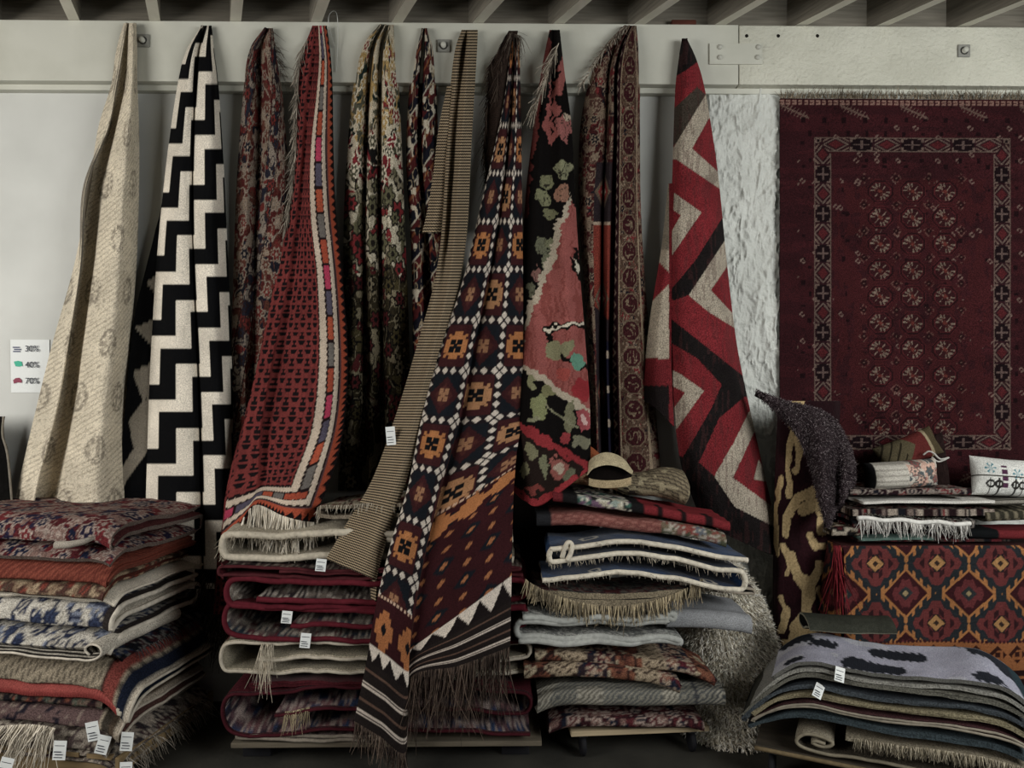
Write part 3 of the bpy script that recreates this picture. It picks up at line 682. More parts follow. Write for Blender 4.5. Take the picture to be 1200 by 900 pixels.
# 5 green floral rug
def row5(py, l, r, d):
    w = r - l
    return (py, [(l, .06), (l + .16 * w, d), (l + .30 * w, d - .05), (l + .34 * w, .06), (l + .42 * w, d), (l + .55 * w, d - .05), (l + .59 * w, .06), (l + .68 * w, d), (l + .86 * w, d - .01), (r, .06)])
r5, G, _ = hang('hanging_rug', [row5(29, 443, 463, .12), row5(50, 426, 464, .15), row5(80, 417, 466, .15), row5(150, 409, 470, .14), row5(250, 403, 474, .14), row5(350, 402, 478, .14), row5(450, 400, 481, .13), row5(575, 396, 484, .13)],
    [0, 16, 32, 40, 56, 72, 80, 98, 122, 140], p_green, 420, 150, mat=M_PILE, back='#2b2820', seed=15)
tag(r5, 'green, cream and red floral rug hanging in deep pleats', 'rug', 'rugs hanging gathered from the beam')
# 6 navy and red rug
def row6(py, l, r, d):
    w = r - l
    return (py, [(l, .05), (l + .25 * w, d), (l + .42 * w, .06), (l + .55 * w, d), (l + .8 * w, d), (r, .06)])
r6, G, _ = hang('hanging_rug', [row6(33, 494, 501, .12), row6(60, 486, 509, .14), row6(110, 479, 512, .14), row6(190, 476, 515, .13), row6(300, 482, 528, .12), row6(440, 484, 540, .12)],
    [0, 22, 36, 52, 74, 92], p_navy, 300, 90, back='#241a1c', seed=18)
tag(r6, 'narrow navy and dark red rug hanging beside the pinstripe runner', 'rug', 'rugs hanging gathered from the beam')
# 7 pinstripe runner
r7, G, _ = hang('hanging_rug', [
    (35, [(541, .12), (544, .14), (547, .13), (551, .15), (560, .12)]),
    (60, [(533, .11), (537, .17), (543, .11), (549, .18), (559, .11)]),
    (110, [(527, .13), (532, .17), (538, .15), (546, .21), (556, .12)]),
    (180, [(522, .15), (526, .19), (531, .15), (540, .23), (552, .14)]),
    (265, [(518, .19), (521, .23), (526, .20), (534, .28), (548, .18)]),
    (330, [(509, .23), (512, .25), (519, .25), (527, .29), (539, .23)]),
    (400, [(490, .27), (496, .31), (503, .32), (511, .35), (522, .30)]),
    (480, [(466, .36), (473, .39), (481, .41), (489, .43), (499, .40)]),
    ([560, 561, 562, 563, 564], [(437, .48), (448, .51), (457, .52), (466, .53), (476, .51)]),
    ([610, 614, 618, 622, 626], [(408, .57), (422, .60), (435, .61), (445, .62), (455, .60)]),
    ([655, 662, 668, 674, 680], [(382, .62), (398, .66), (413, .67), (427, .67), (441, .66)])],
    [0, 18, 32, 48, 70], p_stripe, 300, 60, mat=M_STRIPE, back='#5d5142', seed=21, V=[20, 45, 95, 165, 250, 315, 385, 470, 560, 625, 690])
f7, G, _ = hang('back_fold', [(100, [(524, .125), (530, .15), (536, .12)]), (150, [(514, .125), (524, .16), (534, .13)]), (200, [(508, .13), (518, .17), (530, .14)]), (240, [(502, .14), (514, .18), (528, .15)]), (272, [(495, .14), (508, .18), (527, .16)])], [0, 14, 30], p_stripe, 60, 20, mat=M_STRIPE, parent=r7, back='#1a1512')
f7b, G, _ = hang('corner_fold', [([678, 682], [(434, .64), (442, .655)]), ([690, 692], [(434, .64), (441, .655)]), ([703, 706], [(435, .63), (440, .65)])], [0, 14], p_stripe, 16, 8, mat=M_STRIPE, parent=r7, back='#1a1512')
tag(r7, 'black and beige pinstripe runner hanging in front, slanting down to the left', 'rug', 'rugs hanging gathered from the beam')
# 8 big geometric kilim
r8, G, _ = hang('hanging_rug', [
    (45, [(599, .14), (601, .15), (603, .13), (604, .13), (606, .16), (609, .12)]),
    (110, [(592, .13), (596, .16), (600, .13), (601, .13), (605, .18), (610, .13)]),
    (170, [(580, .14), (588, .18), (595, .15), (596, .14), (603, .20), (611, .14)]),
    (250, [(561, .18), (572, .23), (585, .19), (586, .17), (598, .24), (612, .17)]),
    (330, [(542, .25), (556, .30), (571, .26), (572, .23), (592, .30), (613, .22)]),
    (410, [(515, .33), (534, .38), (554, .33), (555, .30), (584, .37), (613, .28)]),
    ([490, 492, 494, 494, 490, 484], [(494, .43), (514, .48), (537, .43), (539, .39), (575, .46), (612, .37)]),
    ([570, 574, 580, 580, 560, 535], [(478, .56), (494, .62), (513, .57), (516, .54), (560, .60), (605, .52)]),
    ([640, 646, 656, 660, 620, 575], [(457, .69), (474, .73), (495, .69), (498, .67), (550, .70), (602, .63)]),
    ([712, 724, 742, 745, 700, 650], [(440, .73), (459, .76), (481, .73), (484, .70), (540, .75), (600, .71)]),
    ([772, 788, 806, 772, 738, 704], [(430, .74), (452, .77), (478, .74), (480, .71), (540, .76), (599, .73)]),
    ([845, 862, 880, 797, 780, 758], [(415, .75), (444, .78), (476, .75), (479, .72), (538, .77), (598, .74)])],
    [0, 26, 54, 58, 92, 126], p_kilim, 520, 150, V=[10, 80, 145, 230, 315, 395, 480, 565, 635, 705, 745, 818], seed=24, back='#4a2a26')
cut = int(149 * 56 / 126.0)
edge_fringe('fringe', G[-1, :cut], (0, -0.05, -1), 150, .075, .0022, ['#5c4c42', '#7a6656', '#3a2e28'], r8, .3, 9, .16)
edge_fringe('fringe', G[-1, cut + 2:], (-0.05, -0.1, -1), 300, .165, .0024, ['#5c4c42', '#6e5a4c', '#3a2e28'], r8, .3, 10, .10)
f8, G, _ = hang('back_fold', [(36, [(596, .13), (602, .15), (607, .12)]), (60, [(584, .12), (594, .16), (603, .12)]), (80, [(573, .11), (588, .15), (600, .11)]), (120, [(572, .09), (585, .14), (596, .10)]), (170, [(567, .07), (578, .12), (590, .09)]), (225, [(572, .06), (574, .09), (577, .07)])],
    [0, 20, 40], p_dark('#3b2c24'), 90, 40, mat=M_PILE, parent=r8, back='#2a201b')
edge_fringe('fringe', np.concatenate([G[::3, 0], G[10:40:4, 14]]), (-0.25, -0.5, -1), 230, .06, .0018, ['#4c3b31', '#2e241f', '#6b5a4c'], r8, .6, 11, .3)
edge_fringe('fringe', px2w(np.linspace(597, 610, 6), np.linspace(38, 42, 6), .15), (0.2, -0.6, -0.9), 50, .08, .0016, ['#8a7d6c', '#4c3b31'], r8, .8, 12, .5)
tag(r8, 'long geometric kilim in orange, maroon and navy with white diamonds, hanging to the floor', 'rug', 'rugs hanging gathered from the beam')
# 9 pink and black floral kilim
r9, G, _ = hang('hanging_rug', [
    (35, [(644, .12), (646, .14), (649, .13), (652, .15), (656, .12)]),
    (80, [(635, .12), (641, .17), (648, .15), (655, .18), (661, .12)]),
    (150, [(625, .11), (634, .18), (646, .16), (658, .20), (670, .12)]),
    (230, [(616, .12), (628, .20), (644, .19), (661, .22), (674, .13)]),
    (310, [(612, .16), (625, .24), (643, .24), (664, .27), (679, .17)]),
    (400, [(610, .24), (625, .32), (645, .33), (670, .36), (686, .25)]),
    (470, [(605, .33), (622, .41), (645, .43), (673, .45), (691, .35)]),
    ([530, 536, 540, 528, 520], [(602, .43), (620, .51), (645, .53), (675, .55), (692, .46)]),
    ([575, 588, 592, 570, 549], [(600, .50), (616, .58), (632, .61), (665, .62), (692, .56)])],
    [0, 20, 42, 70, 94], p_floral, 420, 120, seed=27, back='#4a201e')
edge_fringe('fringe', px2w(np.linspace(655, 628, 30), np.linspace(50, 125, 30), .185), (-0.55, -0.3, -0.7), 130, .075, .0026, ['#b0a28c', '#c8bba6', '#6c5f54'], r9, .7, 13, .2)
tag(r9, 'black and pink floral kilim with red edging hanging to a pointed corner', 'rug', 'rugs hanging gathered from the beam')
# 10 dark red persian rug
r10, G, _ = hang('hanging_rug', [
    (30, [(731, .12), (733, .13), (735, .12), (736, .12), (738, .13), (740, .12), (741, .14), (743, .13), (746, .10)]),
    (55, [(708, .11), (714, .14), (720, .11), (721, .11), (725, .15), (728, .11), (732, .15), (742, .15), (748, .09)]),
    (90, [(692, .09), (702, .15), (712, .11), (713, .10), (718, .15), (722, .10), (727, .16), (743, .16), (750, .07)]),
    (150, [(680, .06), (694, .15), (710, .10), (711, .09), (717, .15), (722, .09), (726, .16), (742, .15), (750, .06)]),
    (240, [(678, .05), (688, .15), (704, .11), (706, .07), (713, .15), (720, .08), (725, .16), (742, .15), (751, .06)]),
    (330, [(684, .05), (690, .15), (703, .12), (705, .07), (712, .16), (718, .08), (724, .17), (744, .16), (756, .06)]),
    (430, [(690, .05), (696, .15), (702, .13), (704, .08), (711, .17), (716, .10), (724, .18), (748, .17), (764, .06)]),
    (580, [(694, .06), (700, .17), (706, .15), (708, .10), (715, .19), (720, .12), (728, .19), (756, .18), (777, .08)])],
    [0, 20, 38, 42, 58, 62, 76, 104, 126], p_red2, 430, 150, mat=M_PILE, back='#2c1815', seed=30)
edge_fringe('fringe', px2w(np.linspace(738, 682, 40), np.array([30 + 70 * (k / 39.0) ** 1.35 for k in range(40)]), .12), (-0.6, -0.4, -0.1), 190, .04, .0027, ['#b3a694', '#c9bda8', '#857868'], r10, .7, 14, .35)
tag(r10, 'dark red finely patterned rug with a medallion stripe, hanging in narrow pleats', 'rug', 'rugs hanging gathered from the beam')
# 11 red zigzag rug
r11, G, _ = hang('hanging_rug', [
    (45, [(799, .13), (801, .15), (803, .15), (805, .12)]),
    (72, [(795, .12), (801, .17), (810, .17), (817, .11)]),
    (110, [(791, .12), (800, .18), (815, .18), (827, .10)]),
    (200, [(788, .14), (799, .20), (824, .20), (841, .09)]),
    (300, [(785, .17), (800, .23), (835, .23), (851, .09)]),
    (400, [(787, .20), (805, .26), (847, .25), (863, .09)]),
    (480, [(790, .22), (812, .28), (860, .26), (879, .10)]),
    ([545, 550, 556, 560], [(798, .22), (824, .28), (872, .26), (897, .12)]),
    ([585, 600, 612, 610], [(812, .21), (840, .26), (884, .25), (908, .14)]),
    ([612, 626, 646, 652], [(822, .20), (850, .24), (894, .23), (917, .15)])],
    [0, 22, 62, 92], p_zig, 420, 120, mat=M_PILE, t=0.014, back='#2a1716', seed=33)
f11, G, _ = hang('back_fold', [(215, [(783, .12), (787, .14), (790, .16)]), (290, [(775, .12), (782, .17), (788, .18)]), (370, [(762, .12), (772, .19), (787, .2)]), (430, [(755, .13), (768, .21), (787, .22)]), ([468, 478, 500], [(752, .13), (768, .21), (790, .23)])],
    [0, 22, 44], p_zigflap, 120, 36, mat=M_PILE, parent=r11, t=0.014, back='#2a1716')
tag(r11, 'red, beige and black zigzag shag rug hanging at the right end of the row', 'rug', 'rugs hanging gathered from the beam')
# black rug at the left edge of the view
rk, G, _ = hang('hanging_rug', [(488, [(-60, .10), (-20, .14), (5, .12)]), (510, [(-62, .10), (-20, .14), (4, .12)]), (535, [(-64, .1), (-20, .15), (10, .12)]), (600, [(-70, .1), (-20, .15), (16, .12)])], [0, 45, 80], p_dark('#191715'), 60, 40, seed=36, back='#141211')
tube('edge_cord', G[:, -1] + np.array([0, -0.006, 0]), .005, M_THREAD, rk, '#8d8474')
tag(rk, 'black rug with a pale corded edge at the left border of the picture', 'rug')
shade_cloth, G, _ = hang('hanging_rug', [(500, [(596, .06), (640, .11), (690, .07)]), (600, [(592, .06), (640, .12), (700, .07)]), (720, [(590, .06), (640, .12), (720, .07)]), (830, [(590, .06), (640, .12), (720, .07)])], [0, 60, 130], p_dark('#1d1816'), 60, 40, seed=38, back='#141211')  # dark cloth added to stand in for shade in the gap behind the dolly
tag(shade_cloth, 'plain blackish cloth added to darken the shaded gap behind the dolly pile', 'rug')
rf, G, _ = hang('hanging_rug', [(640, [(232, .11), (262, .16), (300, .11)]), (690, [(230, .11), (262, .17), (302, .11)]), (720, [(230, .11), (264, .18), (304, .11)])], [0, 40, 80], p_dark('#2c231d'), 40, 40, seed=39, back='#1a1613')
edge_fringe('fringe', G[-1], (-0.1, -0.4, -1), 160, .14, .0026, ['#4a3d33', '#2e2620', '#5c4e42'], rf, .4, 15, .25)
edge_fringe('fringe', G[14], (-0.1, -0.8, -.8), 120, .10, .0026, ['#4a3d33', '#2e2620', '#5c4e42'], rf, .6, 16, .25)
tag(rf, 'dark brown fringed rug hanging in the gap between the left and middle stacks', 'rug')
# ---------------------------------------------------------------- the carpet nailed flat to the wall
def p_bokhara(U, V, W=310.0, H=452.0):
    rgb = flat(U, '#3c141a'); put(rgb, (vn(U / 60, V / 7, 3) > 0.55) * 0.30, '#541a20'); put(rgb, (vn(U / 2.0, V / 2.4, 5) > 0.72) * 0.4, '#2c0f14')
    cu = np.abs(U - W / 2); e = np.minimum(W / 2 - cu, np.minimum(V, H - V))
    # end skirt
    put(rgb, ((V > 2) & (V < 7)) & (((U / 7.0) % 1) < 0.7), '#8a6558'); put(rgb, ((V > 3.5) & (V < 5.5)) & (((U / 7.0) % 1) < 0.5), '#4a1418')
    for VV in (V, H - V):
        a = ((U + 8) / 70.0); f = (a - np.floor(a)) * 70 - 25; y = VV - 15
        m = (np.abs(y - f * 0.45) < 1.2) & (np.abs(f) < 17); b = (np.abs(((y + f * 1.4) % 7) - 3.5) < 1.0) & (np.abs(y - f * 0.45) < 5.2) & (np.abs(f) < 15)
        put(rgb, (m | b) & (VV < 26), '#6a5046')
    # scattered hook marks
    for sx, sy, ox, oy, sd in ((24, 27, 6, 4, 1), (22, 31, 15, 18, 2)):
        a = (U - ox) / sx; b = (V - oy) / sy; i = np.floor(a); j = np.floor(b); dx = (a - i - 0.5) * sx + 3 * (cellh(i, j, sd) - 0.5); dy = (b - j - 0.5) * sy
        r = np.hypot(dx, dy * 1.1); m = (np.abs(r - 2.5) < 0.9) & (dx * dy > -1.5) & (cellh(i + 3, j, sd) > 0.45); put(rgb, m & (e > 20), '#755a50')
        put(rgb, (np.abs(dx - 9) < 2.6) & (np.abs(dy - 7) < 3.5 * cellh(i, j + 4, 7)) & (e > 16), '#22090f')
    # field with the rows of guls
    fi = (cu < 92) & (V > 92) & (V < 402)
    put(rgb, fi & (fbm(U / 9, V / 14, 9) > 0.45), '#47161a')
    gx = 38.0; gy = 30.6; a = (U - W / 2) / gx + 0.5; i = np.floor(a); b = (V - 92) / gy; j = np.floor(b); dx = (a - i - 0.5) * gx; dy = (b - j - 0.5) * gy
    g = (np.abs(i) <= 1) & (j >= 0) & (j < 10); ax, ay = np.abs(dx), np.abs(dy); oc = np.maximum(np.maximum(ax * 0.92, ay * 1.06), (ax + ay) * 0.70)
    put(rgb, g & (oc < 14), '#571b20'); put(rgb, g & (np.abs(oc - 12.6) < 0.9), '#2a0d12')
    q = dx * dy > 0; put(rgb, g & (oc < 10.5), '#3a1318'); th = np.arctan2(dy, dx)
    put(rgb, g & (oc < 10.5) & (oc > 5.6) & q & (np.sin(th * 14) > 0.3), '#7d6a5a'); put(rgb, g & (oc < 7.2) & (oc > 2) & q & (np.sin(oc * 2.6) > 0.3), '#5c2a24')
    put(rgb, g & (np.abs(ax - ay * 0.8 - 1.2) < 0.8) & (oc < 9) & (vn(U / 1.5, V / 1.5, 31) > .4), '#7d6658'); put(rgb, g & (oc < 2.2), '#6a2a22')
    a = (U - W / 2) / gx; i = np.floor(a); b = (V - 92) / gy + 0.5; j = np.floor(b); dx = (a - i - 0.5) * gx; dy = (b - j - 0.5) * gy
    g = (i >= -2) & (i <= 1) & (j >= 0) & (j <= 10); d1 = np.abs(dx) + np.abs(dy)
    put(rgb, g & (np.abs(d1 - 6) < 1.1) & (vn(U / 1.6, V / 1.6, 11) > 0.62), '#6a443c'); put(rgb, g & (d1 < 4), '#2c0e12'); put(rgb, g & (d1 < 1.2), '#6a4c42')
    # main border of alternating diamonds and dark squares
    x0, x1 = 40.0, 61.0; y0, y1 = 45.0, 61.0
    D = np.minimum(W / 2 - cu - x0, np.minimum(V - y0, H - 0 - y0 - V)); Wb = np.where((W / 2 - cu - x0) < np.minimum(V - y0, H - y0 - V), 20.0, 16.0)
    inb = (D >= 0) & (D < Wb); side = (W / 2 - cu - x0) < np.minimum(V - y0, H - y0 - V)
    al = np.where(side, V - y0 - 8, U - x0 - 10); al2 = al / np.where(side, 23.0, 30.0); k = np.floor(al2); f = (al2 - k - 0.5); c = (D / Wb - 0.5)
    put(rgb, inb, '#32131a'); dm = np.abs(f) * 2 + np.abs(c) * 2
    odd = (k % 2) == 0
    put(rgb, inb & odd & (np.abs(dm - 0.95) < 0.11), '#6a564c'); put(rgb, inb & odd & (dm < 0.6), '#5a1a1f'); put(rgb, inb & odd & (dm > 1.35) & (dm < 1.6), '#6f584c')
    put(rgb, inb & ~odd & (np.abs(f) < 0.42) & (np.abs(c) < 0.42), '#1c0c11')
    put(rgb, inb & ~odd & (((np.abs(f) < 0.05) | (np.abs(c) < 0.06)) & (np.abs(f) < 0.3) & (np.abs(c) < 0.33)), '#66504a'); put(rgb, inb & ~odd & (np.abs(np.maximum(np.abs(f), np.abs(c)) - 0.40) < 0.04) & ((np.abs(f) > 0.22) & (np.abs(c) > 0.2)), '#6d564c')
    put(rgb, inb & ((D < 1.3) | (D > Wb - 1.3)), '#6a564b')
    return rgb
def wall_carpet():
    X0 = px2w(913, 300, 0.05)[0]; s = (px2w(1013, 300, 0.05)[0] - X0) / 100.0
    Wd, Hd = 310.0, 452.0; Z1 = px2w(1000, 117, 0.05)[2]
    nc, nr = 300, 410
    U, V = np.meshgrid(np.linspace(0, Wd, nc), np.linspace(0, Hd, nr))
    G = np.stack([X0 + U * s, -0.062 - 0.008 * (fbm(U / 60, V / 60, 4) - 0.4), Z1 - V * s], -1)
    o = sheet('wall_carpet', G, p_bokhara(U, V), 0.009, M_PILE, None, np.stack([U * s, V * s], -1), '#2e1418', stride=8)
    k = np.linspace(0, Wd, 60); P = np.stack([X0 + k * s, np.full(60, -0.066), np.full(60, Z1)], -1)
    edge_fringe('fringe', P, (0, -0.06, 1), 700, .046, .0019, ['#8a7a62', '#a08e74', '#6d5f4c'], o, 0.1, 21, .22)
    P = P.copy(); P[:, 2] -= Hd * s; edge_fringe('fringe', P, (0, -0.06, -1), 300, .05, .0016, ['#8a7a62', '#6d5f4c'], o, 0.1, 22, .2)
    tag(o, 'deep red bokhara carpet with rows of octagon medallions, flat on the wall', 'carpet')
wall_carpet()

# ---------------------------------------------------------------- folded rugs in the stacks
PXM = 270.0
def serp(w, n, g, loop=0.0, jit=0.0, seed=0, a0=0.0, start=0, zb=0.0):
    """midline of a rug folded n times: bottom layer first; start 0 = the bottom layer begins at a0"""
    R = np.random.RandomState(seed); P = []; side = start
    for k in range(n):
        z = zb + (k + 0.5) * g; xs = np.linspace(0.0, 1.0, 7)
        l = a0 + R.uniform(0, jit); r = a0 + w - R.uniform(0, jit)
        seq = [(l + (r - l) * x, z + R.uniform(-0.06, 0.06) * g) for x in (xs if side == 0 else xs[::-1])]
        rr = max(loop, g * 0.5)
        if k > 0: seq = seq[1:] if abs(seq[0][0] - seq[1][0]) < 1e-3 else seq
        # pull the run away from the turns so the loop can round
        inset = rr * 1.05
        seq = [(min(max(x, l + (inset if (k > 0 and side == 0) or (k < n - 1 and side == 1) else 0)), r - (inset if (k > 0 and side == 1) or (k < n - 1 and side == 0) else 0)), zz) for x, zz in seq]
        out = []
        for p in seq:
            if not out or abs(p[0] - out[-1][0]) > 1e-4: out.append(p)
        P += out
        if k < n - 1:
            e = r if side == 0 else l; sg = 1 if side == 0 else -1; zc = zb + (k + 1) * g
            P += [(e - sg * rr * 0.25, zc - rr * 0.80), (e, zc), (e - sg * rr * 0.25, zc + rr * 0.80)]
        side = 1 - side
    return P

def folded(name, prof, L, axis, t, pat, org, rz=0.0, mat=None, back='#5a4a40', edge=None, warp=None, ds=0.011, db=0.011, seed=0, bw=0.008, bind=None, bind_r=None, bind_at=(0,), fringe=None, lump=0.004, label=None, group=None, cat='rug', zmin=None, inv=False):
    """a rug as a folded strip: midline prof (a, z) swept L metres along b.
    axis 'x': a runs along local x and b along local y; axis 'y': a runs along local y and b along local x"""
    P = np.array(prof, float); tt = np.linspace(0, len(P) - 1, 600); Q = cr(P, tt)
    s = np.concatenate([[0], np.cumsum(np.linalg.norm(np.diff(Q, axis=0), axis=1))]); ns = max(8, int(s[-1] / ds)); nb = max(6, int(L / db))
    sv = np.linspace(0, s[-1], ns); A = np.interp(sv, s, Q[:, 0]); Z = np.interp(sv, s, Q[:, 1])
    b = np.linspace(0, L, nb); S, B = np.meshgrid(sv, b, indexing='ij')
    wv = bw * (fbm(S * 3.0 + seed, B * 0 + seed, seed % 50) - 0.5) * 2
    Bq = B + wv * (1 - 2 * B / L) * 1.0
    Aq = np.repeat(A[:, None], nb, 1) + 0.012 * (fbm(B * 6 + seed, S * 0.6, (seed + 3) % 50) - 0.5); Zq = np.repeat(Z[:, None], nb, 1)
    if axis == 'x': x, y = Aq, Bq
    else: x, y = Bq, Aq
    z = Zq + lump * 2.2 * (fbm(x * 5 + seed, y * 5, (seed + 5) % 50) - 0.5) * 2 + lump * .9 * (fbm(x * 19 + seed, y * 19 + S * 3, (seed + 7) % 50) - 0.5)
    G = np.stack([x, y, z], -1)
    if warp is not None: G = warp(G)
    c, sn = math.cos(rz), math.sin(rz)
    if zmin is not None: G[..., 2] = np.maximum(G[..., 2], zmin - org[2])
    Gl = G.copy()
    Cc = pat(S * PXM, B * PXM, x, y); uv = np.stack([B, S], -1)
    n = normals(Gl)
    # outward = up on the last (top) layer when it runs; choose by the mean of the top layer
    top = Gl[..., 2] > np.percentile(Gl[..., 2], 75)
    flip = n[..., 2][top].mean() < 0
    if inv: flip = not flip
    o = sheet(name, Gl, Cc, t, mat or M_PILE, None, uv, back, edge, flip=flip, stride=2)
    o.location = org; o.rotation_euler = (0, 0, rz)
    Nn = -n if flip else n
    for e in bind_at if bind else ():
        k = 0 if e == 0 else -1
        Pm = Gl[:, k] - Nn[:, k] * t * 0.5
        off = (np.array([0, -0.35 * t, 0]) if axis == 'x' else np.array([-0.35 * t, 0, 0])) * (1 if e == 0 else -1)
        tube('edge_binding', Pm + off, bind_r or t * 0.62, M_THREAD, o, bind, 6)
    if fringe:
        for (e, i0, i1, num, Lf, col, dr) in fringe:
            k = 0 if e == 0 else -1; m = len(Gl); Pm = Gl[int(i0 * m):max(int(i1 * m), int(i0 * m) + 3), k]
            d = ((0, -1, -0.4) if axis == 'x' else (-1, 0, -0.4)) if e == 0 else ((0, 1, -0.4) if axis == 'x' else (1, 0, -0.4))
            f = strands_path('fringe', Pm, d, num, Lf, col, o, dr, seed + 1)
    if label: tag(o, label, cat, group)
    return o
def strands_path(name, P, D, n, L, color, parent, droop, seed, w=.0019, jit=.22):
    t = np.sort(np.random.RandomState(seed).uniform(0, len(P) - 1.001, n)); i = t.astype(int); f = (t - i)[:, None]
    P0 = P[i] * (1 - f) + P[i + 1] * f
    return strands(name, P0, np.broadcast_to(np.array(D, float), P0.shape), L, w, color, M_THREAD, parent, droop, jit, seed)
def tagcard(parent, pos, rot, w=.042, h=.06):
    """a printed paper price tag tied on a rug, in the parent's space"""
    V, Q = boxarr(-w / 2, w / 2, -0.0006, 0.0006, -h, 0)
    V[:, 1] += np.where(V[:, 2] < -h / 2, -0.006, 0)
    o = mk('price_tag', V, Q, M_PAPER, parent, smooth=False); o.location = pos; o.rotation_euler = rot
    for k in range(5):
        ww = w * (0.32 if k % 2 else 0.4); V, Q = boxarr(-ww, ww * (0.9 - 0.25 * (k % 3)), -0.0026 - 0.005 * (k > 1), -0.0012 - 0.004 * (k > 1), -h * (0.24 + 0.15 * k) - 0.0025, -h * (0.24 + 0.15 * k))
        mk('print_line', V, Q, M_INK, o, smooth=False)
    return o
pers = lambda base, accs, line, s, seed, **kw: (lambda U, V, x, y: persian(U, V, base, accs, line, s, seed, **kw))
solid = lambda c, j=0.25, f=6.0, sd=14: (lambda U, V, x, y: flat(U, c) * (1 - j / 2 + j * fbm(U / f, V / f, sd))[..., None])

# ---- left stack, on a pallet -------------------------------------------------------------------
GA = 'rugs in the left stack'
RA = math.radians(-11); AO = np.array([-1.55, -0.76, 0.0])
def aw(f=0.0, droop=0.05, tilt=0.0):
    def w(G):
        G = G.copy(); x = G[..., 0]; y = G[..., 1]
        G[..., 2] -= droop * np.clip((0.10 - y) / 0.10, 0, 1.4) ** 2 + droop * 0.8 * np.clip((x + 0.09) / 0.09, 0, 1.5) ** 2
        G[..., 2] += f * (y - 0.3) + tilt * x
        return G
    return w
pal = empty('pallet', AO.tolist(), RA)
for k in range(3): box('skid', -1.0, -0.02, 0.02 + 0.27 * k, 0.10 + 0.27 * k, 0.0, 0.085, M_PALLET, pal, 0.003)
for k in range(7): box('deck_slat', -1.0 + 0.145 * k, -1.0 + 0.145 * k + 0.11, 0.0, 0.66, 0.086, 0.104, M_PALLET, pal, 0.002)
box('edge_board', 0.0, 0.018, 0.0, 0.66, 0.03, 0.10, M_PALLET, pal, 0.002)
tag(pal, 'wooden pallet under the stack at the left', 'pallet')
def A(name, z0, z1, n, pat, label, x1=0.0, y0=0.0, L=0.92, wd=0.62, t=0.010, **kw):
    g = (z1 - z0) / n; sd = kw.get('seed', 1); wp = kw.pop('warp', aw())
    pr = serp(wd, n, g, 0, kw.pop('jit', 0.02), sd, y0, 0 if n == 3 else 1)
    tilt = kw.pop('noop', None)
    return folded(name, pr, L, 'y', min(t, g * 0.72), pat, (AO + np.array([math.cos(RA) * (x1 - L), math.sin(RA) * (x1 - L), z0])).tolist(), RA, label=label, group=GA, warp=wp_shift(wp, x1 - L), **kw)
def wp_shift(wp, dx):
    def w(G):
        G = G.copy(); G[..., 0] += dx; G = wp(G); G[..., 0] -= dx; return G
    return w
a0 = A('folded_rug', .105, .165, 3, pers('#7d7268', ['#4a3034', '#9a8c7c', '#3a3438'], '#a99c8a', 1.1, 201), 'greyish fringed rug at the very bottom of the left stack', x1=.02, seed=2, back='#6b6258', fringe=[(1, 0, 1, 150, .06, ['#b5aa98', '#8a7f70'], .8)], edge='#8a7e6e')
a1 = A('folded_rug', .165, .235, 2, pers('#8a7f72', ['#5a4a48', '#a89c8a'], '#4a3c38', 1.2, 205), 'beige rug with a thick cream fringe low in the left stack', x1=-.03, y0=-.03, seed=3, back='#857a6c', edge='#a39886')
strands_path('fringe', np.stack([np.linspace(.02, .72, 60), np.full(60, -.045), np.full(60, .05) + .012 * np.sin(np.linspace(0, 9, 60))], -1), (-0.05, -.75, -.6), 300, .095, ['#cbbfa9', '#a59a86', '#ddd2be'], a1, .8, 5, .0026)
def p_mauve(U, V, x, y):
    rgb = flat(U, '#6d5452'); put(rgb, fbm(U / 9, V / 9, 7) > 0.62, '#2a2430'); put(rgb, vn(U / 5, V / 5, 8) > 0.8, '#8f7c70')
    e = 0.92 * PXM - V; bands(rgb, e, [(0, 6, '#a89a86'), (6, 12, '#5a4a3a'), (12, 19, '#473f35'), (19, 22, '#a5967f')]); return rgb
a2 = A('folded_rug', .235, .315, 2, p_mauve, 'mauve brown rug with an olive striped border in the left stack', x1=.01, y0=-.02, seed=4, back='#5a3a34', bind='#b0a492', bind_at=(0, 1), edge='#a89a86')
a3 = A('folded_rug', .315, .37, 2, pers('#3b2226', ['#5a6052', '#8a4a34', '#1e1c22'], '#6d5a4c', 1.0, 210), 'dark floral rug squeezed under the red ribbed edge in the left stack', x1=-.06, seed=5, back='#2c1a1c')
a4 = A('folded_rug', .37, .43, 2, lambda U, V, x, y: np.where((np.abs(((U / 3.2) % 1) - .5) < .18)[..., None], lin('#a8463e'), lin('#94342f')), 'red ribbed rug with a thick rolled front edge in the left stack', x1=.02, y0=-.03, seed=6, mat=M_RIB, back='#a04038', bind='#a8a08e', bind_at=(1,), t=.016)
def p_beigeborder(U, V, x, y):
    rgb = flat(U, '#9a8c74'); put(rgb, np.sin((U * .4 + 1.0 * V) * .85) > 0.5, '#655b4c')
    e = np.minimum(0.95 * PXM - V, np.maximum(0, 185 - U * 0 + 1e3)); bands(rgb, e, [(0, 5, '#b2a794'), (5, 15, '#1c2438'), (17, 30, '#8e3d33'), (30, 32, '#4a2a24')]); return rgb
a5 = A('folded_rug', .43, .505, 2, p_beigeborder, 'beige ribbed rug with rust and navy border stripes in the left stack', x1=.06, y0=-.01, L=.95, wd=.62, seed=7, back='#1a2232', bind='#b7ad9b', bind_at=(1,), warp=aw(0, .07))
a6 = A('folded_rug', .505, .54, 1, pers('#15161f', ['#24304a', '#3a1a20'], '#6d6a66', 1.0, 214, vine=.02), 'thin black and navy rug sticking out under the cream floral one', x1=.0, y0=.03, seed=8, back='#14141a', fringe=[(1, .1, .9, 90, .03, ['#6d6a66', '#3a3a44'], .9)])
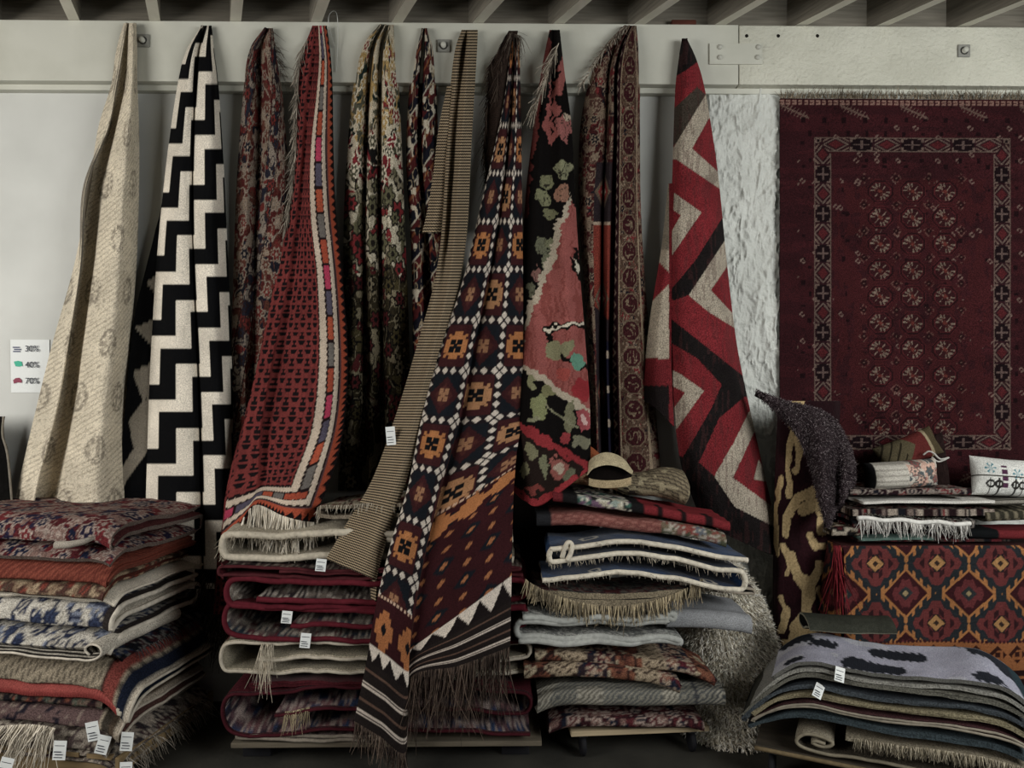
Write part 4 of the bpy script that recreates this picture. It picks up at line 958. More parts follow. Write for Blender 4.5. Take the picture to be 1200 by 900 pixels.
def p_bluecream(U, V, x, y):
    rgb = persian(U, V, '#b9b3a6', ['#3d4a6a', '#7d8598', '#a9a294'], '#2c3450', 1.35, 218, vine=.06, blot=.82)
    m = (V > 235) | ((U < 12)); put(rgb, m & (V > 240), '#3d3532'); return rgb
a7 = A('folded_rug', .565, .745, 3, p_bluecream, 'cream and blue floral rug folded in three in the left stack', x1=-.03, y0=-.01, seed=9, back='#bdb4a2', bind='#c9c0ae', bind_at=(1,), t=.018, jit=.03)
P = [(-.005, .0), (.03, -.015), (.06, .01), (.055, .045), (.025, .05), (.01, .028), (.03, .016)]
rr = folded('folded_rug', [(x_, z_ * .8 + .016) for x_, z_ in [(-.62, .0), (-.4, .0), (-.2, -.004), (-.09, -.006), (-.03, .004), (-.002, .03), (-.01, .058), (-.045, .066), (-.07, .045), (-.05, .022)]], .5, 'x', .008, lambda U, V, x, y: np.where(((V % 9) < 4)[..., None] & (V < 30)[..., None], lin('#2a2624'), lin('#cfc6b4')), (AO + np.array([-.03, -.045, .497])).tolist(), RA, back='#c0b7a6', bind='#c4baa8', label='black and cream bordered rug with a curled corner under the cream floral one', group=GA, seed=31)
a8 = A('folded_rug', .745, .775, 1, solid('#d2c8b4', .2), 'plain cream backed rug showing as a pale slope in the left stack', x1=-.02, y0=.0, seed=10, back='#a59b88', mat=M_FLAT, bind='#c9bfac', bind_at=(1,))
a9 = A('folded_rug', .775, .83, 2, pers('#8a6f54', ['#8f3d2c', '#5c4a3c', '#a58d6c'], '#5c3a30', .95, 222), 'faded tan and rust floral rug below the orange ribbed one', x1=-.05, y0=-.01, seed=11, back='#7a3a2c')
cr_ = tube('rolled_corner', np.array([[.86, .02, .055], [.90, .14, .06], [.92, .26, .066], [.93, .36, .07]]), [.022, .02, .016, .012], M_FLAT, a9, '#b3a995', 10)
a10 = A('folded_rug', .83, .905, 2, lambda U, V, x, y: np.where((np.sin((U + .55 * V + 3 * vn(U / 20, V / 20, 5)) * 1.25) > .3)[..., None], lin('#94452f'), lin('#7a3324')), 'rust orange ribbed rug just under the top rug of the left stack', x1=-.03, y0=-.015, seed=12, mat=M_RIB, back='#8a3f2c', t=.02, edge='#83402e')
pa1 = pers('#5e1a22', ['#1c2340', '#7a2228', '#2a2440', '#8a6a60'], '#a08c80', 1.3, 230, vine=.03, blot=.72)
a11 = A('folded_rug', .905, 1.075, 3, pa1, 'red and navy persian rug lying on top of the left stack', x1=-.01, y0=-.03, L=.95, wd=.64, seed=13, t=.022, back='#5a2a2a', warp=aw(-.03, .04), ds=.006, db=.0065, edge='#7a6a60')
tube('rolled_corner', np.array([[.74, -.055, .052], [.80, -.055, .056], [.85, -.04, .066], [.875, -.01, .078]]), [.016, .015, .012, .008], M_FLAT, a11, '#a99f90', 10)
for k, (px, py, d, r) in enumerate(((71, 868, .88, .1), (107, 846, .86, -.15), (124, 862, .80, .3), (150, 858, .78, .12), (148, 893, .82, .05), (10, 888, .9, .3))):
    p = px2w(px, py, d); loc = a2.matrix_basis.inverted() @ Vector(p.tolist()) if False else p
    par = (a2, a2, a1, a1, a0, a0)[k]; q = np.array(p) - np.array(par.location); c_, s_ = math.cos(-RA), math.sin(-RA)
    tagcard(par, (q[0] * c_ - q[1] * s_, q[0] * s_ + q[1] * c_, q[2]), (.1, r, .15 - RA), .046, .075)

# ---- middle stack -----------------------------------------------------------------------------
GB = 'rugs in the middle stack'
bd = empty('low_platform', (0, 0, 0))
box('board', -1.13, .17, -.645, -.2, .078, .10, M_GREYBOARD, bd, .003)
for x_ in (-1.05, -.5, .06): box('block', x_ - .06, x_ + .06, -.56, -.25, 0.0, .078, M_RUBBER, bd, .004)
tag(bd, 'low wooden platform under the middle stack', 'platform')
def cloop(w, h, t, tongue=.3, zin=.5):
    r = h / 2 - t / 2; zt_ = h - t / 2; zi = t / 2 + (h - t) * zin
    P = [(w, t / 2)] + [(w * k, t / 2) for k in (.8, .6, .4)] + [(r * 2.6, t / 2), (r * 1.2, t / 2 - .0)]
    for a in (-60, -20, 20, 60): P.append((r * (1 - math.cos(math.radians(a)) ** .8) * .9, h / 2 + r * math.sin(math.radians(a)) * 1.02))
    P += [(r * 1.2, zt_), (r * 2.6, zt_)] + [(w * k, zt_) for k in (.4, .6, .8)] + [(w - .05, zt_), (w - .01, zt_ - .25 * (zt_ - zi)), (w - .005, (zt_ + zi) / 2), (w - .01, zi + .25 * (zt_ - zi)), (w - .05, zi)] + [(w * k, zi) for k in (.8, .6, tongue + .1)] + [(w * tongue, zi)]
    return P
def bwarp(sd):
    def w(G):
        G = G.copy(); x = G[..., 0]; G[..., 2] += .006 * np.sin(x * 5 + sd) + .004 * np.sin(x * 11 + 2 * sd) - .012 * np.clip(x / 1.2, 0, 1); return G
    return w
def B(z0, z1, n, pat, label, x0=-1.16, x1=.10, y0=-.64, dep=.42, t=.012, loop=0., start=1, **kw):
    g = (z1 - z0) / n; sd = kw.get('seed', 1)
    tg = kw.pop('tongue', None); j = kw.pop('jit', .03)
    pr = serp(x1 - x0, n, g, loop, j, sd, 0, start) if tg is None else cloop(x1 - x0, z1 - z0, t, tg, kw.pop('zin', .45))
    return folded('folded_rug', pr, dep, 'x', min(t, (z1 - z0) * .3), pat, (x0, y0, z0), 0, label=label, group=GB, ds=.010, db=.045, lump=.0065, warp=bwarp(sd), bw=.014, **kw)
dkp = pers('#6a4a50', ['#34466a', '#8a5e60', '#2c2a38'], '#a08c84', 1.3, 240)
B(.10, .15, 2, pers('#7d6a66', ['#5a4040', '#9a8a80'], '#4a3a38', 1.1, 241), 'pinkish grey rug at the bottom of the middle stack', x0=-1.12, x1=-.5, seed=41, back='#6d625a', edge='#a2957f', bind='#8a7f70')
B(.15, .325, 2, dkp, 'mauve and blue persian rug with a loose loop low in the middle stack', x0=-1.15, x1=.12, t=.020, tongue=.16, zin=.55, seed=42, inv=True, back='#551722', bind='#4f1520', bind_r=.007, edge='#4a2a2e', fringe=[(0, .96, .99, 36, .05, ['#b09e78', '#9a8a68'], .9)])
B(.325, .375, 2, solid('#4c1119', .3), 'thin dark crimson rug between the cream edged and mauve rugs', x0=-1.06, x1=.06, seed=43, mat=M_VELV, back='#3a1016', edge='#561620')
def p_creamfl(U, V, x, y):
    rgb = persian(U, V, '#a39a86', ['#6a2a34', '#5c6048'], '#7d7264', 1.1, 245, vine=.02); return rgb
B(.375, .535, 2, p_creamfl, 'cream bordered rug folded into a wide open loop in the middle stack', x0=-1.185, x1=.135, t=.020, tongue=.13, zin=.4, seed=44, back='#a0967f', edge='#b0a48c', bind='#b5aa96', bind_r=.0075, fringe=[(0, .405, .42, 26, .08, ['#c8bca4'], .9), (0, .985, 1, 26, .08, ['#bdb098'], .9)])
B(.535, .67, 2, pers('#6a5c58', ['#3c4858', '#8a7a70', '#6a2e38'], '#b0a494', 1.3, 246), 'grey and crimson rug with two paper tags in the middle stack', x0=-1.15, x1=.11, t=.018, tongue=.22, zin=.5, seed=45, inv=True, back='#5e1824', bind='#6a1626', bind_r=.011, edge='#6a1824')
B(.67, .785, 2, pers('#6d5f58', ['#948678', '#3a3034'], '#bcb0a2', 1.2, 247), 'crimson edged rug, second from the top of the red ones in the middle stack', x0=-1.14, x1=.10, t=.018, tongue=.10, zin=.35, seed=46, inv=True, back='#6a1a28', bind='#701828', bind_r=.013, edge='#6e1826')
B(.785, .845, 2, pers('#4a3636', ['#6a5048', '#2c2226'], '#8a7d70', 1.0, 248), 'uppermost crimson edged rug below the cream fringed one', x0=-1.185, x1=.09, t=.013, tongue=.2, zin=.5, seed=47, back='#5a1822', bind='#5c2228', bind_r=.007, edge='#5e1a24')
bt = B(.845, .995, 3, solid('#b0a68f', .2), 'thick cream rug with a knotted fringe on top of the middle stack', x0=-1.20, x1=.055, y0=-.575, dep=.36, t=.026, tongue=.45, zin=.62, seed=48, mat=M_PILE, back='#a59a84', bind='#bdb29c', edge='#b9ae98', fringe=[(0, .36, .62, 220, .03, ['#b8ac94', '#8f846e'], .7)])
B(.995, 1.11, 2, pers('#6d3430', ['#8a4a44', '#3a3028', '#8f8468'], '#a89c84', 1.0, 250), 'small red floral rug with a cream fringe behind the pinstripe runner', x0=-.80, x1=-.33, y0=-.56, dep=.35, t=.016, seed=49, back='#7a6a58', fringe=[(0, .45, 1, 70, .03, ['#b8ad98'], .5)], edge='#8a7c68')
for (px, py, d, sz, par) in ((337, 716, .665, .05, 'x'), (359, 742, .67, .06, 'x'), (377, 655, .67, .05, 'y')):
    p = px2w(px, py, d); o = [k for k in bpy.data.objects if k.get('label', '').startswith('grey and crimson rug' if par == 'x' else 'thick cream rug')][0]
    tagcard(o, (p[0] - o.location.x, p[1] - o.location.y, p[2] - o.location.z), (.05, .12, .1), .042, sz)
p = px2w(457, 500, .455); tagcard(r7, p.tolist(), (.1, -.08, -.1), .042, .082)

# ---- right of centre, on a dolly --------------------------------------------------------------
GC = 'rugs on the dolly'
def dolly(name, org, rz, W, D, z, label, mat):
    o = empty(name, org, rz)
    box('board', 0, W, 0, D, z - .022, z, mat, o, .003)
    for x_ in (.06, W - .06):
        for y_ in (.06, D - .06):
            c_ = box('caster', x_ - .018, x_ + .018, y_ - .022, y_ + .022, z - .045, z - .022, M_IRON, o, .002)
            r_ = (z - .045) / 2 + .004
            lathe('wheel', [(0, -.012), (r_ * .8, -.012), (r_, -.008), (r_, .008), (r_ * .8, .012), (0, .012)], (x_, y_, r_), M_RUBBER, c_, 20, 'x')
    return tag(o, label, 'dolly')
dolly('dolly', (.295, -.63, 0), math.radians(4), .60, .29, .13, 'plywood dolly on casters under the colourful rug pile', M_PLY)
def C(z0, z1, n, pat, label, x0, x1, axis='y', y0=-.62, dep=.28, t=.016, warp=None, rz=0., loop=0., start=1, **kw):
    g = (z1 - z0) / n; sd = kw.get('seed', 1); j = kw.pop('jit', .02)
    if axis == 'y': pr = serp(dep, n, g, loop, j, sd, 0, start); L = x1 - x0
    else: pr = serp(x1 - x0, n, g, loop, j, sd, 0, start); L = dep
    pr = kw.pop('prof', pr)
    return folded('folded_rug', pr, L, axis, min(t, g * .8), pat, (x0, y0, z0), rz, label=label, group=GC, warp=warp, ds=.010, db=.011, **kw)
def ends(k1=0., k2=0., e=.12, wv=0., fr=0., tilt=0., front=0.):
    def w(G):
        G = G.copy(); x = G[..., 0]; X0, X1 = x.min(), x.max()
        G[..., 2] -= k1 * np.clip((X0 + e - x) / e, 0, 1) ** 2 + k2 * np.clip((x - X1 + e) / e, 0, 1) ** 2
        G[..., 2] += wv * np.sin(fr * (x - X0)) + tilt * (x - X0); 
        yy = G[..., 1]; Y0 = yy.min(); G[..., 2] -= front * np.clip((Y0 + .12 - yy) / .12, 0, 1) ** 2
        return G
    return w
pdk = pers('#3c1a20', ['#1c2030', '#7a5a52', '#5c2228'], '#9a8478', 1.0, 260)
C(.13, .21, 2, pdk, 'dark red rug lying directly on the dolly', .20, .86, seed=61, back='#2c1a1c', warp=ends(.03, .02), y0=-.66, dep=.28)
def p_hound(U, V, x, y):
    rgb = flat(U, '#6b675d'); a = (U // 3.5 + V // 3.5) % 2; put(rgb, a == 0, '#a09a8a'); put(rgb, (vn(U / 40, V / 30, 3) > .5), flat(U, '#54585a')[..., :] if False else '#5b5d5c'); put(rgb, (a == 0) & (vn(U / 40, V / 30, 3) > .5), '#878375')
    put(rgb, (V > 178) & (V < 182), '#45464a'); put(rgb, (V > 182) & (a == 1), '#4c4f52'); return rgb
C(.21, .36, 2, p_hound, 'grey houndstooth blanket folded second from the bottom on the dolly', .15, .94, seed=62, t=.03, mat=M_FLAT, back='#5c5a54', warp=ends(.03, .01), y0=-.67, dep=.28)
def p_bulge(U, V, x, y):
    rgb = persian(U, V, '#33262c', ['#5c1f28', '#8a5a48', '#23283a'], '#a08a74', 1.0, 262)
    q = (V % 92); m = (q < 58) & (U > 60); b = persian(U, V, '#8a5238', ['#a89678', '#6d3a2c'], '#3a2420', 1.0, 263, vine=.05); rgb[m & (q < 30)] = b[m & (q < 30)]
    m2 = m & (q >= 30); put(rgb, m2, '#a08c70'); put(rgb, m2 & (np.abs(np.sin(np.hypot(q - 44, (U % 28) - 14) * .9)) < .35), '#3c2a22'); return rgb
C(.345, .455, 2, p_bulge, 'lower half of the maroon and navy patterned rug bulging over the houndstooth blanket', .10, .74, seed=63, t=.03, back='#3c1a20', warp=ends(.0, .03, .15, .014, 5, -.05, .0), y0=-.69, dep=.28)
C(.43, .52, 2, p_bulge, 'patterned rug with terracotta and cream squares bulging below the grey knitted blanket', .14, .90, seed=64, t=.028, back='#3c1a20', warp=ends(.02, .05, .2, .0, 5, -.11), y0=-.66, dep=.28)
knit = lambda U, V, x, y: np.where((vn(U / 1.6, V / 1.2, 5) > .55)[..., None], lin('#b2b2aa'), lin('#7f817e'))
C(.505, .665, 4, knit, 'grey white knitted blanket with wavy folded edges', .06, .76, axis='x', y0=-.68, dep=.28, t=.026, seed=65, back='#7a7c78', warp=ends(.0, .0, .2, .007, 24, -.02), jit=.06, edge='#8d8e88', bw=.022, start=0, bind='#a2a49e', bind_r=.0145)
C(.54, .685, 2, solid('#8f9194', .2, 3), 'plain grey wool blanket folded at the right side of the dolly pile', .70, 1.05, seed=66, t=.045, mat=M_FLAT, back='#66686a', warp=ends(.0, .02, .2, 0, 0, -.04), y0=-.66, dep=.28, jit=.01)
c5 = C(.675, .775, 2, pers('#4a4642', ['#7d5a50', '#3a3c3e', '#5c2428'], '#6d665c', 1.1, 268), 'grey floral rug with a long tan fringe sagging across the pile', .12, .80, axis='x', y0=-.66, dep=.28, t=.024, seed=67, back='#5a5248', warp=lambda G: np.concatenate([G[..., :2], (G[..., 2] - .03 * np.sin(np.clip(G[..., 0] / .68, 0, 1) * math.pi))[..., None]], -1), edge='#8a7c62', loop=.04)
k_ = np.linspace(0, 1, 60); strands_path('fringe', np.stack([-.02 + .74 * k_, np.full(60, -.015), .115 - .115 * np.sin(k_ * math.pi) ** .8], -1), (-.1, -.5, -.8), 360, .05, ['#9f8f70', '#b8a67f', '#7d7058'], c5, .5, 8, .003, .10)
C(.715, .775, 2, pers('#43383a', ['#6a5a5c', '#2c2428'], '#8a7d74', 1.0, 269), 'thin dark rug poking out at the right under the blue rug', .74, 1.08, axis='x', y0=-.62, dep=.28, t=.011, seed=68, back='#1c1618', bind='#9c907e', warp=ends(0, .0, .2, 0, 0, -.07), start=0)
def p_blue(U, V, x, y):
    rgb = flat(U, '#16365e'); put(rgb, fbm(U / 40, V / 40, 6) > .55, '#1d4674')
    for (cx, cy, r) in ((190, 12, 7), (420, 20, 7), (60, 10, 6), (520, 30, 9), (330, 9, 6)): put(rgb, np.abs(np.hypot(U - cx, V - cy) - r) < 1.8, '#b9b09c')
    return rgb
def wblue(G):
    G = G.copy(); x = G[..., 0]; G[..., 2] += .028 * np.sin(x * 7.5 - 1.0) * np.clip(x * 3, 0, 1) - .05 * np.clip((x - .62) / .3, 0, 1) ** 1.5
    return G
c4 = C(.775, .965, 3, p_blue, 'dark blue rug with a thick white fringed edge folded on the pile', .15, 1.05, axis='x', y0=-.70, dep=.28, t=.014, seed=69, mat=M_VELV, back='#122a4a', bind='#cdc3ae', bind_r=.0115, warp=wblue, loop=.034, start=0, jit=.06, edge='#a89e8c', fringe=[(0, 0, 1, 420, .022, ['#b6ac98', '#988e7c'], .5)])
P_ = np.array([[.10, -.010, .11], [.11, -.016, .15], [.125, -.018, .175], [.14, -.018, .165], [.135, -.016, .13], [.12, -.014, .10]]); tube('edge_binding', cr(P_, np.linspace(0, 5, 24)), .010, M_THREAD, c4, '#cdc3ae', 6)
def p_salmon(U, V, x, y):
    rgb = flat(U, '#8a4c44'); put(rgb, np.sin(V * .28 + U * .9 + 7 * fbm(U / 25, V / 25, 8)) > .55, '#a3665a')
    m = V > 140; q = persian(U, V, '#7a6a52', ['#8a5a50', '#6a7078', '#5a5c44', '#94463c'], '#a8a090', 1.0, 271); rgb[m] = q[m]; m = V < 18; rgb[m] = lin('#2b2c30'); return rgb
C(.965, 1.075, 2, p_salmon, 'salmon pink rug with a floral end on top of the blue rug', .15, .95, seed=70, t=.03, mat=M_FLAT, back='#7a423c', warp=ends(.0, .06, .3, .010, 8, -.03), y0=-.66, dep=.28)
def p_blackfl(U, V, x, y):
    rgb = flat(U, '#211f20'); q = persian(U, V, '#2a2c2b', ['#8c9a90', '#3f6a5c', '#b0a890', '#7a5a74'], '#c0bba8', .9, 273, vine=.03); m = ((V > 30) & (V < 90)); rgb[m] = q[m]
    put(rgb, V > 105, '#8f1f28'); m = (V > 105) & (np.sin(V * .22) > .75) & (U < 110); put(rgb, m, '#2b1a1c'); put(rgb, V < 10, '#7d2028'); return rgb
C(1.075, 1.16, 2, p_blackfl, 'black floral rug with a red end, near the top of the dolly pile', .22, .97, seed=71, t=.028, mat=M_FLAT, back='#231b1c', warp=ends(.0, .02, .3, .004, 9, -.14), y0=-.63, dep=.28)
def bundle():
    ns, nt = 130, 70; s = np.linspace(0, 1, ns); th = np.linspace(0, 2 * math.pi, nt)
    S, T = np.meshgrid(s, th, indexing='ij')
    cx = .22 + .62 * S; cz = 1.215 - .10 * S ** 1.4 + .02 * np.sin(S * 9); R = .062 + .016 * np.sin(S * 7 + 1) - .02 * np.clip((.42 - np.abs(S - .42)) * 4 - 1.4, 0, 1) * 0
    R = R * np.clip(np.minimum(S / .05, (1 - S) / .045), 0, 1) ** .4 * (1 - .22 * np.exp(-((S - .45) / .05) ** 2)); R = R + .007 * (fbm(S * 16, T * 1.2, 5) - .5)
    G = np.stack([cx, -.44 + R * 1.25 * np.cos(T), cz + R * np.sin(T)], -1)
    U = S * 170; V = T * 26
    rgb = flat(U, '#97603f'); put(rgb, np.sin(U * .5 + V * 1.1 + 5 * fbm(U / 18, V / 18, 3)) > .35, '#b58e62'); m = S > .48; q = flat(U, '#8f8062'); put(q, np.sin(V * 1.7 + U * .35) > .25, '#5c5040'); put(q, (vn(U / 6, V / 6, 4) > .66), '#a89a76'); put(q, (S < .62) & (vn(U / 7, V / 7, 9) > .5), '#3a2e2a'); rgb[m] = q[m]
    o = mk('rolled_rug', G.reshape(-1, 3), quads(ns, nt), M_FLAT, None, rgb, np.stack([S, T], -1))
    tq = np.linspace(0, 4, 30); oa = cr(np.array([(686, 554), (692, 538), (710, 530), (729, 536), (742, 552)], float), tq); ia = cr(np.array([(688, 557), (696, 549), (711, 545), (727, 548), (741, 556)], float), tq); lo = cr(np.array([(690, 560), (698, 562), (712, 563), (727, 562), (740, 559)], float), tq)
    def band(nm, p, q, d0, d1, c, t):
        k = np.linspace(0, 1, 8)[:, None, None]; M2 = p[None] * (1 - k) + q[None] * k; G2 = px2w(M2[..., 0], M2[..., 1], d0 + (d1 - d0) * np.sin(k[..., 0] * math.pi / 2) * np.ones(M2.shape[:2]))
        return sheet(nm, G2, np.broadcast_to(lin(c), G2.shape).copy() * (.85 + .3 * vn(M2[..., 0] / 3, M2[..., 1] / 3, 3))[..., None], t, M_FLAT, o, None, '#2a1d16')
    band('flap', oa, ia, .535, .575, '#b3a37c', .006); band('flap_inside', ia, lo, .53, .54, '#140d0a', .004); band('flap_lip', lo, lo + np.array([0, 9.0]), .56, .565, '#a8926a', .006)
    kn = mk('flap_peak', *peak(), M_FLAT, o, None, None); ca = kn.data.color_attributes.new('Col', 'FLOAT_COLOR', 'POINT'); ca.data.foreach_set('color', np.tile(np.append(lin('#7d452c'), 1), len(kn.data.vertices)).astype(np.float32))
    tag(o, 'orange and tan rug bundled into a roll on top of the dolly pile', 'rug', GC)
def peak():
    n, m = 14, 16; A_, B_ = np.meshgrid(np.linspace(0, 1, n), np.linspace(0, 2 * math.pi, m), indexing='ij')
    R = .075 * (1 - A_ ** 1.3) ** .8 + .004; V = np.stack([.435 - .045 * A_ + R * np.cos(B_), -.44 + R * np.sin(B_) * .8, 1.20 + .125 * A_], -1)
    return V.reshape(-1, 3), quads(n, m)
bundle()
M_DARKBOARD = wood_material('dark_stained_board', '#2c2822', '#3f382f', (3, 12, 14))
# ---- shaggy cream rug standing rolled behind the dolly pile ---------------------------------------
def hair(name, G, Nn, n, L, w, color, parent, seed, droop=.5, jit=.45, segs=1):
    R = np.random.RandomState(seed); nr, nc = G.shape[:2]
    a = np.linalg.norm(np.cross(np.gradient(G, axis=0), np.gradient(G, axis=1)), axis=-1).ravel(); k = R.choice(nr * nc, n, p=a / a.sum())
    P0 = G.reshape(-1, 3)[k] + R.normal(0, .003, (n, 3)); return strands(name, P0, Nn.reshape(-1, 3)[k], L, w, color, M_THREAD, parent, droop, jit, seed, segs)
def shag_roll():
    nr, nc = 70, 64; v = np.linspace(0, 1, nr); th = np.linspace(0, 2 * math.pi, nc); Vv, T = np.meshgrid(v, th, indexing='ij')
    z = .015 + .83 * Vv
    cx = np.interp(Vv, [0, .15, .4, .7, .9, 1], [1.06, 1.06, 1.07, 1.03, .98, .95]); ra = np.interp(Vv, [0, .12, .4, .65, .85, .95, 1], [.25, .235, .225, .20, .15, .10, .02])
    rb = np.interp(Vv, [0, .12, .4, .65, .85, .95, 1], [.25, .22, .16, .13, .11, .07, .02]); cy = np.interp(Vv, [0, .12, .4, 1], [-.29, -.27, -.22, -.2])
    k = 1 + .06 * np.sin(3 * T + 4 * Vv) + .05 * (fbm(T * 1.5, Vv * 6, 3) - .5)
    G = np.stack([cx + ra * k * np.cos(T), cy + rb * k * np.sin(T), z], -1)
    n = normals(G); out = np.stack([np.cos(T), np.sin(T), 0 * T], -1); n = np.where((n * out).sum(-1, keepdims=True) < 0, -n, n)
    o = mk('shag_rug', G.reshape(-1, 3), quads(nr, nc), M_PILE, None, np.broadcast_to(lin('#a89e8a'), (nr * nc, 3)), np.zeros((nr * nc, 2)))
    m = (np.sin(T) < .45)
    Gs = G.copy(); hair('pile', Gs[:, nc // 3:], n[:, nc // 3:], 26000, .026, .0032, ['#e6ddc8', '#cfc5ae', '#f6f0e0', '#b3a992', '#fffaf0'], o, 4, .5, .55)
    tag(o, 'cream and brown long pile shag rug standing rolled up behind the dolly', 'rug')
shag_roll()

# ---- maroon damask rug and brown shag draped over it ------------------------------------------------
def p_damask(U, V, X, Y):
    rgb = flat(U, '#2a0f15'); put(rgb, fbm(U / 50, V / 50, 5) > .55, '#34131a')
    c = '#b79a64'
    for pts, w in ((((935, 470), (944, 500), (950, 520), (958, 540)), 7), (((944, 500), (960, 505), (968, 512)), 6), (((950, 520), (962, 545), (968, 560)), 4), (((926, 580), (923, 545), (928, 505)), 3.2),
                   (((920, 625), (922, 605), (935, 585), (955, 575)), 4.5), (((942, 595), (958, 592), (967, 602), (964, 620)), 6.5), (((927, 650), (935, 675), (950, 685), (962, 662)), 5), (((935, 675), (948, 690), (945, 720), (930, 735)), 6), (((960, 690), (968, 720), (958, 745)), 3.5),
                   (((930, 745), (945, 735), (958, 745), (950, 765)), 7), (((925, 775), (940, 790), (955, 815)), 8), (((915, 560), (909, 600), (911, 650)), 2.5)):
        d = segd(X + 3 * (vn(X / 9, Y / 9, 6) - .5), Y + 3 * (vn(X / 9, Y / 9, 8) - .5), list(pts)); put(rgb, d < w * (.85 + .6 * vn(X / 14, Y / 14, 9)), c)
    for pts, w in ((((930, 500), (938, 530), (934, 552)), 5), (((960, 540), (966, 552), (962, 562)), 4), (((918, 640), (926, 655), (922, 672)), 4), (((948, 628), (957, 640), (966, 640)), 4.5), (((915, 700), (922, 720), (916, 738)), 4), (((955, 770), (966, 782), (962, 800)), 5), (((920, 752), (930, 762), (936, 778)), 5)):
        put(rgb, segd(X + 4 * (vn(X / 7, Y / 7, 16) - .5), Y, list(pts)) < w * (.5 + .9 * vn(X / 9, Y / 9, 19)), c)
    put(rgb, np.hypot(X - 926, Y - 602) < 5, c); return rgb
def rowd(py, l, r, d):
    w = r - l; return (py, [(l, d - .05), (l + .12 * w, d), (l + .5 * w, d + .02), (l + .85 * w, d), (r, d - .07)])
dm, G, _ = hang('hanging_rug', [rowd(470, 912, 985, .24), rowd(560, 908, 982, .25), rowd(650, 906, 978, .25), rowd(740, 905, 974, .25), rowd(840, 904, 974, .25)], [0, 12, 46, 76, 92], p_damask, 200, 80, mat=M_VELV, t=.012, back='#1c0c10', seed=41)
tag(dm, 'maroon rug with beige scroll pattern standing upright beside the covered table', 'rug')
def brown_shag():
    pl = lambda pts: pts
    rows = [([458, 464, 470, 474, 480, 492, 515, 540], [(887, .22), (905, .25), (922, .28), (940, .29), (960, .29), (978, .28), (992, .26), (1000, .22)]),
            ([459, 468, 478, 482, 488, 500, 525, 548], [(886, .25), (906, .30), (926, .34), (944, .36), (962, .36), (980, .34), (994, .31), (1002, .26)]),
            ([461, 474, 490, 510, 525, 535, 545, 556], [(888, .27), (908, .33), (929, .37), (947, .38), (962, .42), (981, .37), (993, .39), (1002, .28)]),
            ([464, 480, 504, 545, 570, 570, 562, 565], [(890, .26), (910, .32), (933, .37), (951, .37), (965, .43), (980, .36), (991, .40), (1001, .28)]),
            ([467, 486, 518, 575, 618, 600, 585, 574], [(892, .25), (912, .31), (938, .36), (956, .36), (969, .43), (979, .36), (989, .40), (999, .28)])]
    o, G, Nn = hang('shag_rug', rows, [0, 22, 44, 66, 88, 108, 126, 142], p_dark('#3a2e31'), 60, 110, V=[0, 14, 50, 90, 128], mat=M_PILE, t=.02, back='#1e1718', seed=44)
    hair('pile', G, Nn, 12000, .0085, .0016, ['#5a4a4e', '#3e3237', '#6c5a60', '#9a8c8e', '#483a3d'], o, 7, .3, .6)
    tag(o, 'dark brown shag rug draped over the maroon scroll rug', 'rug')
brown_shag()

# ---- right front stack on a low dolly ---------------------------------------------------------------
GD = 'rugs in the right front stack'
RD = math.radians(-26); DO = np.array([1.02, -.79, 0.0])
dd = dolly('dolly', DO.tolist(), RD, .93, .36, .15, 'low dolly under the grey rugs at the right front', M_DARKBOARD)
k_ = np.linspace(0, 1, 40); tube('rope_edge', np.stack([.93 * k_, np.full(40, -.006), np.full(40, .140)], -1), .009, M_THREAD, dd, '#7d6a48', 6)
def dw(k=.5, kr=.35):
    def w(G):
        G = G.copy(); x = G[..., 0]; z = G[..., 2]
        G[..., 2] = .15 + 1.18 * (z - .15) * (1 - k * np.clip((.26 - x) / .26, 0, 1.2) ** 2 - kr * np.clip((x - .80) / .2, 0, 1) ** 2) + .012 * np.sin(x * 9 + 1) * (z - .15) / .3
        return G
    return w
def D(z0, z1, n, pat, label, x0=0., x1=.93, y0=0., dep=.36, t=.012, loop=0., start=0, k=.5, **kw):
    g = (z1 - z0) / n; sd = kw.get('seed', 1); pr = serp(x1 - x0, n, g, loop, kw.pop('jit', .02), sd, x0, start, z0)
    pr = kw.pop('prof', pr); c_, s_ = math.cos(RD), math.sin(RD)
    return folded('folded_rug', pr, dep, 'x', min(t, g * .8), pat, (DO[0] - s_ * y0, DO[1] + c_ * y0, 0.0), RD, label=label, group=GD, warp=dw(k), ds=.009, db=kw.pop('db', .035), zmin=.12, **kw)
spiral = [(.92, .165), (.6, .165), (.4, .163), (.24, .163), (.17, .172), (.15, .195), (.18, .222), (.24, .226), (.29, .212), (.28, .192), (.24, .185), (.205, .195), (.225, .208), (.26, .204)]
D(.15, .235, 2, solid('#9a8f78', .35, 5), 'beige rug rolled into a spiral at the bottom of the right front stack', t=.011, prof=spiral, seed=81, back='#5c5446', bind='#8f856e', edge='#857a64')
D(.225, .265, 1, solid('#857a64', .3, 4), 'beige shaggy edged rug above the spiral in the right front stack', x0=.33, x1=.93, y0=-.01, t=.016, seed=82, back='#6d6450', edge='#a0957c', fringe=[(0, .05, .98, 520, .026, ['#b8ac92', '#95896f', '#7d735f'], .8)])
D(.262, .30, 2, solid('#46545a', .4, 7), 'slate blue rug under the maroon one in the right front stack', x0=-.03, seed=83, back='#2a3236', mat=M_PILE, t=.012, start=1)
D(.30, .335, 2, solid('#5a3638', .3, 7), 'maroon rug with a cream bound edge in the right front stack', x0=-.01, seed=84, start=1, back='#38201f', bind='#948a78', bind_r=.005, edge='#3f2526', t=.012)
D(.335, .37, 2, solid('#857a5c', .3, 6), 'olive tan rug in the middle of the right front stack', x0=-.02, x1=.95, start=1, seed=85, back='#544c3a', edge='#8f8464', t=.013)
